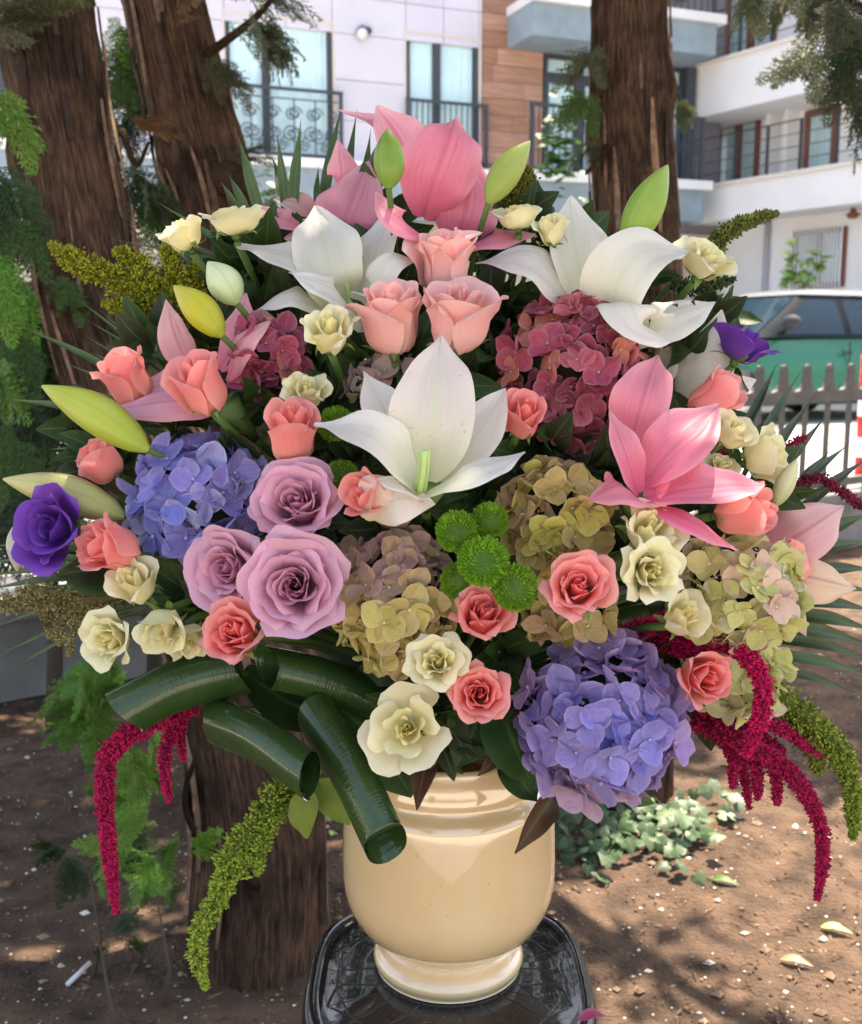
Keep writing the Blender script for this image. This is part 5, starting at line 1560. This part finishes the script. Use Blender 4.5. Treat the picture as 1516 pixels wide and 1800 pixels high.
# ------------------------------------------------------------------ green pompons
def pompon(label, cx, cy, rpx, axis, dd, seed):
    rnd = random.Random(seed); d = dome(cx, cy) + dd; s = rpx * d / FPX; ax = D(*axis)
    ctr = W(cx, cy, d) ; base = ctr - ax * s * .4
    t = thing('pompon_chrysanthemum', label, 'flower', base, 'green pompon chrysanthemums')
    Q = align(ax)
    core, pet = MB(), MB()
    v, f = [], []
    for i in range(9):
        for k in range(16):
            th = math.pi * .68 * i / 8; ph = 2 * math.pi * k / 16
            v.append(ctr + Q @ Vector((math.sin(th) * math.cos(ph), math.sin(th) * math.sin(ph), math.cos(th) * .8 - .25)) * s * .80)
    for i in range(8):
        for k in range(16): f.append((i * 16 + k, i * 16 + (k + 1) % 16, (i + 1) * 16 + (k + 1) % 16, (i + 1) * 16 + k))
    core.add(v, f)
    n = 330
    for i in range(n):
        y = 1 - (i + .5) / n * 1.45
        th = math.acos(max(-1, y)); ph = i * 2.39996
        nr = Vector((math.sin(th) * math.cos(ph), math.sin(th) * math.sin(ph), math.cos(th)))
        inw = sstep(.55, .0, th)
        out = (nr + Vector((0, 0, .55)) * sstep(.1, 1.2, th) + Vector((nr.x, nr.y, 0)) * -.5 * inw).normalized()
        P = Vector((nr.x, nr.y, nr.z * .8 - .25 - .12 * inw)) * .78
        sd_ = out.cross(nr); sd_ = sd_.normalized() if sd_.length > 1e-3 else Vector((1, 0, 0))
        out = (out + Vector((rnd.gauss(0, .16), rnd.gauss(0, .16), rnd.gauss(0, .16)))).normalized(); l = rnd.uniform(.17, .30) * (1 - .25 * inw); w_ = .055 * (1 - .3 * inw)
        up_ = nr * .04
        q = [P - sd_ * w_ * .7, P + sd_ * w_ * .7, P + out * l * .6 + sd_ * w_ + up_, P + out * l + up_ * .2 + nr * .02, P + out * l * .6 - sd_ * w_ + up_, P + out * l * .55 - nr * .01]
        q = [ctr + (Q @ a_) * s for a_ in q]
        pet.add(q, [(0, 1, 5), (1, 2, 5), (2, 3, 5), (3, 4, 5), (4, 0, 5)])
    obj('flower_core', core, M_MUM, t, color=(.07, .16, .01))
    o = obj('florets', pet, M_MUM, t, color=jit((.17, .34, .02), .12)); o['kind'] = 'stuff'
    stem(t, base - ax * s * .1, ax)
for a in [
    ('leftmost green pompon of the cluster beside the mauve hydrangea', 802, 932, 39, (-.2, .3, .9), -.03),
    ('top green pompon of the cluster beside the golden hydrangea', 862, 912, 34, (.1, .45, .85), -.025),
    ('largest green pompon in the middle of the cluster', 850, 985, 47, (0, .3, .95), -.045),
    ('lower right green pompon touching a coral rose', 907, 1032, 43, (.2, .15, .95), -.045),
    ('half hidden green pompon behind the largest pompon', 808, 1022, 36, (-.2, -.1, .9), -.01),
    ('small dark green pompon behind the left petal of the central white lily', 590, 742, 34, (-.1, .5, .8), .03),
    ('small green pompon in shade left of the rosebud painted half sunlit', 600, 838, 34, (-.1, .4, .9), .03)]:
    pompon(a[0], a[1], a[2], a[3], a[4], a[5], int(a[1]))

# ------------------------------------------------------------------ amaranth
def grains(parent, S, rad, n, gr, color, nm, rnd, bump=.0):
    mb = MB()
    m_ = len(S); T, N = frames(S)
    for i in range(n):
        u = rnd.random() ** .85 * (m_ - 1); k = min(m_ - 2, int(u)); fr_ = u - k
        P = S[k].lerp(S[k + 1], fr_); r = lerp(rad[k], rad[k + 1], fr_)
        a = rnd.uniform(0, 6.283); B = T[k].cross(N[k])
        o = (N[k] * math.cos(a) + B * math.sin(a))
        lump = 1 + bump * noise.noise(Vector((u * 1.3, math.cos(a) * 1.7, math.sin(a) * 1.7)))
        rr = r * lump * math.sqrt(rnd.uniform(.45, 1.0)) * 1.0
        p = P + o * rr
        g = gr * rnd.uniform(.6, 1.2); el = rnd.choice((1.0, 1.15, 1.3, 1.3, 1.9))
        if rnd.random() < .04: p = p + o * rr * rnd.uniform(.1, .45)
        ax = (o + T[k] * rnd.uniform(-.2, .6) + Vector((rnd.gauss(0, .3), rnd.gauss(0, .3), rnd.gauss(0, .3)))).normalized()
        e1 = ax.orthogonal().normalized(); e2 = ax.cross(e1)
        mb.add([p - ax * g, p + e1 * g * .7, p + e2 * g * .7, p - e1 * g * .7, p - e2 * g * .7, p + ax * g * el],
               [(0, 2, 1), (0, 3, 2), (0, 4, 3), (0, 1, 4), (5, 1, 2), (5, 2, 3), (5, 3, 4), (5, 4, 1)])
    o = obj(nm, mb, M_BEAD, parent, smooth=False, color=color); o['kind'] = 'stuff'
    mb = MB(); mb.tube(S, [max(.001, r * .55) for r in rad], 7); obj('tassel_stem', mb, M_BEAD, parent, color=tuple(x * .45 for x in color))
def amaranth(label, tassels, color, dens=1.0, gpx=3.6, group='amaranth tassels', clumps=None, nst=None, bump=.5):
    rnd = random.Random(int(tassels[0][0][0][0] * 3 + 7))
    P0 = W(*tassels[0][0][0])
    t = thing('amaranth', label, 'amaranth', P0, group)
    for pts, w0, w1 in tassels:
        P = [W(*p) for p in pts]
        S = spline(P, 26)
        d = pts[0][2]
        lenpx = sum(math.hypot(pts[i + 1][0] - pts[i][0], pts[i + 1][1] - pts[i][1]) for i in range(len(pts) - 1))
        w0, w1 = w0 * .84, w1 * .72
        rad = [lerp(w0, w1, i / 25) * .5 * d / FPX * (1 - .6 * sstep(.85, 1, i / 25)) for i in range(26)]
        n = int(lenpx * (w0 + w1) * .5 * .27 * dens)
        grains(t, S, rad, n, gpx * d / FPX, jit(color, .08), 'tassel', rnd, bump)
    if nst:
        stem(t, P0, D(*nst), .003)
    return t
CRI, CRI_D = (.50, .012, .085), (.22, .012, .05)
amaranth('bright crimson amaranth tassel arching over the right side', [([(1150, 1128, .90), (1230, 1122, .86), (1310, 1150, .84), (1343, 1225, .84), (1312, 1330, .85)], 46, 32)], (.55, .012, .085), nst=(.6, .3, .5))
amaranth('short crimson tassel pointing up right over the cream bloom', [([(1090, 1118, .90), (1165, 1090, .86), (1255, 1050, .85)], 42, 16)], CRI, nst=(.6, .3, .5))
amaranth('short crimson tassel hanging across the coral rose at lower right', [([(1180, 1135, .88), (1240, 1165, .85), (1270, 1222, .85)], 34, 20)], CRI, nst=(.6, .3, .5))
amaranth('dark crimson amaranth with many tassels hanging at lower right', [
    ([(1220, 1262, .93), (1300, 1300, .91), (1380, 1350, .91), (1435, 1430, .92), (1447, 1500, .93), (1437, 1582, .94)], 48, 20),
    ([(1270, 1265, .93), (1360, 1275, .93), (1450, 1335, .95)], 38, 14), ([(1280, 1290, .92), (1290, 1340, .92), (1288, 1385, .93)], 34, 18),
    ([(1310, 1300, .92), (1330, 1350, .92), (1332, 1405, .93)], 34, 18), ([(1350, 1320, .92), (1365, 1370, .92), (1366, 1415, .93)], 32, 16),
    ([(1240, 1270, .94), (1300, 1340, .94), (1318, 1422, .95)], 34, 10), ([(1210, 1260, .94), (1290, 1270, .93), (1380, 1320, .95)], 36, 16)], (.42, .012, .07), nst=(.5, .2, .5))
amaranth('long crimson amaranth tassel hanging at the left under the rolled leaf', [
    ([(420, 1185, .91), (300, 1250, .90), (215, 1300, .90), (185, 1360, .90), (190, 1470, .91), (204, 1606, .92)], 62, 20),
    ([(330, 1240, .91), (297, 1300, .91), (290, 1350, .91), (298, 1412, .92)], 38, 14), ([(320, 1240, .92), (318, 1290, .92), (323, 1338, .92)], 28, 10)], (.43, .012, .075), nst=(-.4, .2, .4))
amaranth('thin dark amaranth sprig behind the cream rose at right', [([(1205, 790, .91), (1240, 788, .91), (1280, 800, .92)], 20, 14), ([(1350, 815, .94), (1385, 785, .95), (1418, 768, .96)], 30, 12)], (.30, .015, .05), .5, nst=(.6, .3, .3))
amaranth('dark red amaranth sprig arching to the right edge', [([(1370, 890, .95), (1400, 855, .96), (1440, 840, .97), (1480, 865, .98), (1530, 900, 1.0)], 26, 22)], (.22, .015, .045), .55, nst=(.8, .2, .2))
GRN, GRN_Y, GRN_D, GRN_B = (.22, .27, .035), (.26, .27, .02), (.13, .15, .03), (.30, .25, .10)
amaranth('green amaranth plume hanging left of the vase', [
    ([(520, 1372, .93), (470, 1430, .90), (420, 1510, .89), (375, 1590, .89), (345, 1660, .89), (362, 1738, .90)], 70, 22), ([(500, 1400, .91), (468, 1460, .89), (452, 1538, .89)], 46, 18), ([(440, 1460, .89), (400, 1520, .88), (395, 1580, .885)], 60, 30)], (.25, .33, .04), 1.0, 3.9, nst=(-.2, -.2, .4), bump=.9)
amaranth('yellow green amaranth plume pointing left at upper left', [
    ([(380, 590, .96), (300, 530, .955), (200, 490, .955), (130, 460, .96), (88, 428, .965)], 92, 34),
    ([(340, 530, .96), (310, 480, .96), (290, 430, .965)], 60, 26), ([(280, 510, .96), (240, 460, .96), (200, 440, .96)], 60, 24), ([(330, 560, .96), (270, 560, .955), (180, 530, .96)], 60, 22),
    ([(370, 600, .955), (320, 580, .95), (280, 590, .955)], 60, 28), ([(380, 620, .955), (345, 640, .95), (320, 625, .955)], 60, 30), ([(370, 540, .965), (350, 490, .965), (340, 460, .97)], 50, 22), ([(300, 520, .955), (250, 525, .95), (210, 510, .955)], 70, 30)], GRN_Y, .8, 3.6, nst=(-.6, .4, .3), bump=.9)
amaranth('olive green amaranth plume drooping at the far right edge', [
    ([(1345, 1215, .95), (1410, 1255, .94), (1470, 1320, .95), (1500, 1390, .96), (1500, 1475, .97)], 72, 26), ([(1380, 1260, .95), (1430, 1320, .95), (1440, 1360, .96)], 50, 24)], GRN, 1.0, 3.6, nst=(.6, .1, .3), bump=.8)
amaranth('brownish green amaranth plume reaching the left edge', [
    ([(215, 1045, .95), (140, 1058, .95), (60, 1058, .96), (-20, 1062, .97)], 42, 34), ([(150, 1060, .95), (110, 1090, .95), (105, 1135, .96)], 40, 14), ([(80, 1062, .96), (82, 1090, .96), (92, 1125, .96)], 34, 10), ([(170, 1070, .95), (130, 1110, .95), (122, 1155, .96)], 26, 10), ([(130, 1050, .95), (70, 1035, .95), (30, 1040, .96)], 34, 16)], GRN_B, .6, 3.2, nst=(-.7, .1, .3), bump=1.0)
amaranth('dark green amaranth spike curving up right above the full cream rose', [([(1235, 480, .97), (1262, 425, .965), (1300, 395, .97), (1368, 374, .98)], 52, 18)], GRN_D, .9, 3.8, nst=(.4, .6, .3))
amaranth('blunt olive amaranth tip behind the lily bud at the top', [([(905, 380, .99), (912, 340, .985), (925, 294, .99)], 74, 46)], (.15, .15, .02), 1.1, 3.4, nst=(.1, .9, .2))
amaranth('dark green amaranth tuft under the full cream rose', [([(1180, 500, .965), (1230, 505, .96), (1292, 490, .97)], 44, 16)], (.06, .09, .03), .6, 3.8, nst=(.4, .5, .3))

# ------------------------------------------------------------------ palm leaves
def palm(label, blades, color, wpx=16, nst=(0, .5, .3), d=1.0):
    b0 = W(*blades[0][0], d)
    t = thing('palm_leaf', label, 'palm leaf', b0, 'palm leaves around the bouquet')
    for i, bl in enumerate(blades):
        (bx, by), (tx, ty) = bl[0], bl[1]
        w = bl[2] if len(bl) > 2 else wpx
        dd = random.uniform(-.015, .015)
        mx_, my_ = (bx + tx) / 2 + random.uniform(-3, 3), (by + ty) / 2 - (abs(tx - bx) * .05)
        P = [W(bx, by, d + .01 + dd), W(mx_, my_, d + dd - .005), W(tx, ty, d + dd + .02)]
        mb = MB(); mb.add(*petal_geo(P, w * d / FPX, D(random.uniform(-.3, .3), .35, .9), .30, 0, 'blade', 10, 4, .12)); obj('blade', mb, M_BLADE, t, color=jit(color, .18))
    stem(t, b0, D(*nst), .003)
PG = (.045, .085, .022)
palm('dark green palm leaf spiking up behind the flowers at top left', [((470, 420), (418, 236), 20), ((505, 420), (487, 232), 17), ((512, 420), (530, 206), 20), ((560, 420), (600, 186), 22), ((535, 420), (478, 276), 30), ((600, 420), (628, 192), 18), ((640, 400), (652, 226), 16), ((640, 380), (672, 232), 26), ((660, 420), (668, 260), 14), ((450, 400), (402, 306), 14), ((440, 400), (388, 318), 12), ((560, 400), (560, 290), 12)], PG, 18, (-.2, .9, .2), 1.0)
palm('fine bladed palm leaf fanned out left of the upper left white lily', [((500, 520), (196, 398 + 22), 9), ((500, 520), (250, 402), 10), ((500, 520), (272, 352), 14), ((480, 540), (225, 395), 9), ((480, 540), (240, 425), 9), ((520, 510), (300, 440), 12), ((520, 520), (330, 430), 12), ((520, 530), (350, 460), 12), ((520, 540), (360, 490), 12), ((430, 560), (222, 402), 8), ((430, 560), (246, 392), 8), ((520, 505), (290, 455), 14), ((520, 515), (320, 470), 14)], (.06, .10, .03), 10, (-.6, .5, .2), 1.01)
palm('dark green palm leaf with long blades pointing left', [((330, 780), (4, 700), 24), ((300, 720), (28, 570), 13), ((330, 700), (130, 520), 9), ((340, 700), (150, 560), 9), ((330, 720), (150, 590), 12), ((300, 740), (60, 680), 14), ((320, 690), (175, 545), 9), ((340, 690), (200, 560), 10), ((330, 760), (120, 640), 22), ((300, 800), (90, 790), 26), ((300, 830), (110, 745), 20), ((320, 850), (100, 800), 26), ((300, 700), (160, 620), 14), ((320, 860), (110, 830), 22)], PG, 14, (-.7, .3, .2), 1.0)
palm('palm leaf with thin blades spread at the lower left edge', [((250, 1000), (-40, 990), 14), ((250, 1010), (-40, 1015), 16), ((250, 1020), (-40, 1040), 16), ((250, 1030), (-40, 1070), 14), ((260, 1040), (-30, 1110), 10), ((260, 1060), (-20, 1160), 9), ((260, 1070), (0, 1188), 8), ((250, 990), (-40, 960), 12), ((250, 1000), (20, 940), 10), ((260, 1080), (150, 1095), 10), ((250, 1040), (-40, 1090), 12)], (.055, .09, .03), 12, (-.8, .1, .2), 1.01)
palm('grey green palm leaf fanned upward at the right edge', [((1290, 790), (1367, 638), 16), ((1300, 850), (1411, 648), 16), ((1320, 860), (1433, 694), 17), ((1335, 880), (1455, 728), 17), ((1360, 900), (1496, 778), 16), ((1380, 900), (1458, 792), 24), ((1380, 920), (1530, 802), 18), ((1260, 640), (1310, 528), 10), ((1270, 640), (1322, 542), 12), ((1270, 640), (1330, 560), 7)], (.035, .05, .04), 15, (.4, .7, .2), 1.01)
palm('glossy green palm leaf spread level at the lower right edge', [((1360, 985), (1540, 900), 30), ((1360, 995), (1540, 950), 26), ((1360, 1020), (1545, 1000), 24), ((1350, 1040), (1545, 1040), 24), ((1340, 1060), (1545, 1075), 24), ((1340, 1080), (1545, 1110), 26), ((1330, 1100), (1545, 1140), 24), ((1320, 1120), (1545, 1165), 22), ((1310, 1150), (1535, 1188), 20), ((1310, 1170), (1505, 1218), 18), ((1330, 1090), (1520, 1128), 18)], (.045, .085, .03), 24, (.8, .1, .2), 1.01)

# ------------------------------------------------------------------ rolled leaves
def rolled(label, a, b, rpx, d0, d1, color, turns=1.35, ph=0.0, taper=1.0):
    P0, P1 = W(a[0], a[1], d0), W(b[0], b[1], d1)
    t = thing('rolled_leaf', label, 'rolled leaf', P0, 'rolled dark green leaves')
    c = P0.lerp(P1, .5) + D(0, 1, .3) * .006
    n, m_ = 22, 44
    S = spline([P0, c, P1], n); T, N = frames(S)
    v, f, uv = [], [], []
    for i in range(n):
        t_ = i / (n - 1); B = T[i].cross(N[i])
        R0 = rpx * lerp(1, taper, t_) * lerp(d0, d1, t_) / FPX
        for k in range(m_ + 1):
            q = k / m_; a_ = ph + q * turns * 2 * math.pi
            r = R0 * (1.0 - .16 * (1 - q)) * (1 + .07 * noise.noise(Vector((q * 2.5, t_ * 2.2, a[0])))) * (1 + .10 * math.cos(2 * a_ + a[1]))
            endw = .010 * math.sin(a_ * 1.0 + ph + a[0]) * (1 if i in (0, n - 1) else 0)
            v.append(S[i] + (N[i] * math.cos(a_) + B * math.sin(a_)) * r + T[i] * endw); uv.append((q, t_ * (P1 - P0).length / .14))
    for i in range(n - 1):
        for k in range(m_):
            q = i * (m_ + 1) + k; f.append((q, q + 1, q + m_ + 2, q + m_ + 1))
    mb = MB(); mb.add(v, f, uv); obj('leaf', mb, M_ASP, t, color=color)
    Bp = P0 + FWD * .035; stem(t, Bp, (Bp - MOUTH).normalized(), .003, .2)
AG = (.022, .055, .010)
rolled('leftmost rolled dark leaf, pointing lower left under the cream cluster', (222, 1250), (418, 1178), 45, .85, .89, AG, ph=2.2)
rolled('rolled dark leaf running right toward the largest cream rose', (470, 1172), (700, 1250), 42, .86, .90, AG, ph=.5)
rolled('rolled dark leaf with open end facing right above the green plume', (382, 1268), (546, 1362), 44, .885, .80, AG, ph=1.0)
rolled('longest rolled dark leaf hanging down over the vase', (562, 1262), (680, 1482), 44, .86, .81, AG, ph=1.4, taper=1.05)

# ------------------------------------------------------------------ leaves
def leaf_thing(label, pts, w, nrm, color, nm='leaf', ruf=.03, cup=.15, mat=None, prof='leaf'):
    P = [W(*p) for p in pts]
    mb = MB(); mb.add(*petal_geo(P, w * pts[0][2] / FPX, D(*nrm), cup, ruf, prof, 16, 8, .03, 0, int(pts[0][0])))
    t = thing(nm, label, 'leaf', P[0])
    obj('blade', mb, mat or M_LEAF, t, color=color)
    stem(t, P[0], (P[-1] - P[0]).normalized(), .0015, .2)
DG = (.022, .05, .012)
leaf_thing('broad dark green leaf over the vase rim left of the lower blue hydrangea', [(880, 1240, .88), (905, 1310, .86), (935, 1378, .87)], 110, (.1, .4, .9), (.022, .06, .014))
leaf_thing('dark serrated leaf edge below the broad leaf on the vase', [(890, 1330, .90), (915, 1370, .885), (945, 1408, .89)], 66, (.1, .3, .9), (.02, .05, .015), ruf=.06)
leaf_thing('dark green leaf hanging over the vase rim beside the largest cream rose', [(850, 1240, .89), (830, 1290, .87), (800, 1350, .87)], 96, (-.1, .4, .9), DG)
leaf_thing('reddish brown leaf tip hanging over the vase below the cream rose', [(765, 1310, .90), (745, 1360, .875), (733, 1424, .875)], 46, (-.3, .2, .9), (.085, .028, .018))
leaf_thing('small reddish leaf over the vase rim at centre', [(885, 1310, .885), (865, 1340, .872), (840, 1364, .872)], 26, (.2, .4, .9), (.07, .022, .016))
leaf_thing('curled reddish brown leaf on the right side of the vase', [(975, 1395, .91), (945, 1440, .875), (905, 1500, .868)], 50, (.35, .2, .9), (.095, .035, .02), cup=.5)
leaf_thing('light green leaf hanging left of the vase under the rolled leaves', [(545, 1385, .90), (533, 1430, .895), (540, 1474, .90)], 56, (-.2, .2, .9), (.20, .25, .04))
leaf_thing('yellow green leaf behind the longest rolled leaf', [(560, 1370, .91), (590, 1410, .905), (615, 1450, .91)], 62, (.2, .3, .9), (.17, .23, .03))
leaf_thing('wide dark leaf between the longest rolled leaf and the cream rose', [(590, 1235, .89), (660, 1300, .88), (725, 1400, .89)], 150, (.2, .5, .8), DG)
leaf_thing('flat dark leaf behind the rolled leaves', [(430, 1180, .92), (520, 1240, .92), (640, 1270, .93)], 110, (0, .6, .7), DG)
leaf_thing('green leaf below the lower blue hydrangea', [(1060, 1370, .95), (1110, 1395, .945), (1150, 1412, .95)], 50, (.2, .4, .9), (.07, .13, .02))
leaf_thing('dark leaf beside the right white lily stem', [(1185, 740, .93), (1190, 680, .92), (1182, 600, .93)], 44, (-.1, .1, 1), (.05, .09, .04))
leaf_thing('dark round leaf below the burgundy florets at left', [(470, 735, .92), (445, 705, .90), (405, 690, .91)], 84, (-.1, .4, .9), (.025, .05, .018))
leaf_thing('dark leaf above the half hidden cream rose left of centre', [(500, 660, .92), (470, 690, .90), (440, 720, .905)], 70, (-.1, .5, .8), DG)
leaf_thing('olive leaf resting above the left blue hydrangea', [(450, 752, .89), (410, 752, .88), (370, 740, .885)], 46, (-.1, .7, .6), (.12, .12, .05))
leaf_thing('dark leaf in the gap beside the rosebud painted half sunlit', [(820, 870, .86), (790, 880, .85), (760, 905, .855)], 60, (.1, .5, .8), DG)
leaf_thing('pale green leaf beside the pair of cream roses', [(1110, 975, .86), (1085, 990, .85), (1068, 1022, .855)], 40, (-.2, .5, .8), (.14, .22, .06))
leaf_thing('brown green leaf left of the blue hydrangea', [(260, 840, .94), (220, 850, .93), (190, 845, .94)], 60, (-.3, .4, .8), (.07, .045, .025))
leaf_thing('olive leaf left of the lavender roses', [(375, 1050, .90), (345, 1035, .885), (315, 1015, .89)], 46, (-.3, .3, .9), (.08, .11, .04))
leaf_thing('green serrated leaf under the central coral rose', [(905, 1150, .90), (930, 1135, .89), (965, 1140, .90)], 40, (.2, .4, .8), (.07, .12, .03))
leaf_thing('dark leaf behind the lower right crimson tassels', [(1215, 1240, .95), (1245, 1275, .94), (1250, 1320, .945)], 62, (.2, .3, .9), (.05, .045, .02))

# filler foliage tucked between the flowers
LM = []
for s_ in range(4):
    r_ = random.Random(s_); mb = MB()
    mb.add(*petal_geo([Vector((0, 0, 0)), Vector((.5, 0, .12)), Vector((1, r_.uniform(-.1, .1), r_.uniform(-.15, .05)))], .56, Vector((0, 0, 1)), .2, .03, 'leaf', 10, 6, .03, 0, s_)); LM.append(mb.mesh('leaf', M_LEAF))
FS = []
for ring, (rx, ry, n) in enumerate(((90, 90, 5), (210, 200, 10), (340, 320, 15), (460, 430, 17), (560, 480, 15))):
    for i in range(n):
        a = 2 * math.pi * i / n + ring * .4
        FS.append((CX0 + rx * math.cos(a), 880 + ry * math.sin(a) * (.88 if math.sin(a) > 0 else 1.0)))
FCOL = [(.020, .045, .012), (.028, .06, .016), (.035, .05, .02), (.03, .035, .018)]
FS += [(600, 470), (650, 640), (720, 650), (870, 640), (885, 560), (900, 480), (760, 600), (560, 650), (860, 710), (500, 560), (470, 460), (540, 470), (1000, 450), (1180, 640), (1230, 580), (690, 480), (640, 560), (820, 680), (600, 590), (580, 720), (940, 420), (420, 460), (440, 560), (955, 800), (930, 765), (640, 800), (1060, 830), (1010, 800), (180, 760), (150, 880)]
for (px, py) in FS:
    if py > 1260 and px < 900: py = 1240
    if py > 1120 and px < 720: continue
    d = dome(px, py) + random.uniform(.065, .105) + .06 * sstep(700, 420, py)
    P = W(px, py, d)
    t = thing('foliage_sprig', 'sprig of dark green leaves tucked between the flower heads', 'foliage', P, 'dark filler foliage between the flowers')
    out = (P - (MOUTH + Vector((0, 0.02, .10)))).normalized()
    for k in range(9):
        dr = (out * .6 + Vector((random.gauss(0, 1), random.gauss(0, 1), random.gauss(0, 1))).normalized() * 1.0 - FWD * .25).normalized()
        up_ = (-FWD + Vector((random.gauss(0, .5), random.gauss(0, .5), random.gauss(0, .5)))).normalized()
        X = dr; Z = (up_ - X * up_.dot(X)).normalized(); Y = Z.cross(X)
        Mx = Matrix.Translation(dr * random.uniform(0, .015)) @ Matrix((X, Y, Z)).transposed().to_4x4() @ Matrix.Scale(random.uniform(.034, .052), 4)
        link('leaf', random.choice(LM), t, color=jit(random.choice(FCOL), .2), M=Mx)
    stem(t, P, out, .0025)
# dark foam mound added behind the flowers to block light through gaps
fo = thing('light_block_foam', 'unseen dark foam mound added to block light behind the flowers above the vase', 'light blocker', MOUTH)
v, f = [], []
fc_ = W(762, 985, 1.0)
for i in range(13):
    for k in range(24):
        th, ph = math.pi * i / 12, 2 * math.pi * k / 24
        r = 1 + .06 * noise.noise(Vector((math.sin(th) * math.cos(ph) * 3, math.sin(th) * math.sin(ph) * 3, math.cos(th) * 3)))
        v.append(fc_ + Vector((.125 * math.sin(th) * math.cos(ph), .085 * math.sin(th) * math.sin(ph), .165 * math.cos(th))) * r)
for i in range(12):
    for k in range(24): f.append((i * 24 + k, i * 24 + (k + 1) % 24, (i + 1) * 24 + (k + 1) % 24, (i + 1) * 24 + k))
mb = MB(); mb.add(v, f); obj('foam_light_block', mb, plain('blocker_foam', (.02, .035, .015), .95, nscale=60), fo)
# small fallen crimson petal on the stool
p = Vector((SCX + .122, SCY - .075, FOOTZ + .006))
mb = MB(); mb.add(*petal_geo([p + Vector((-.012, 0, 0)), p + Vector((0, .002, .004)), p + Vector((.012, .004, .001))], .010, Vector((0, -.4, 1)), .3, .03, 'leaf', 8, 4)); tag(obj('fallen_petal', mb, M_HYD, color=(.45, .02, .12)), 'crimson fallen petal on the right rim of the black stool', 'petal')
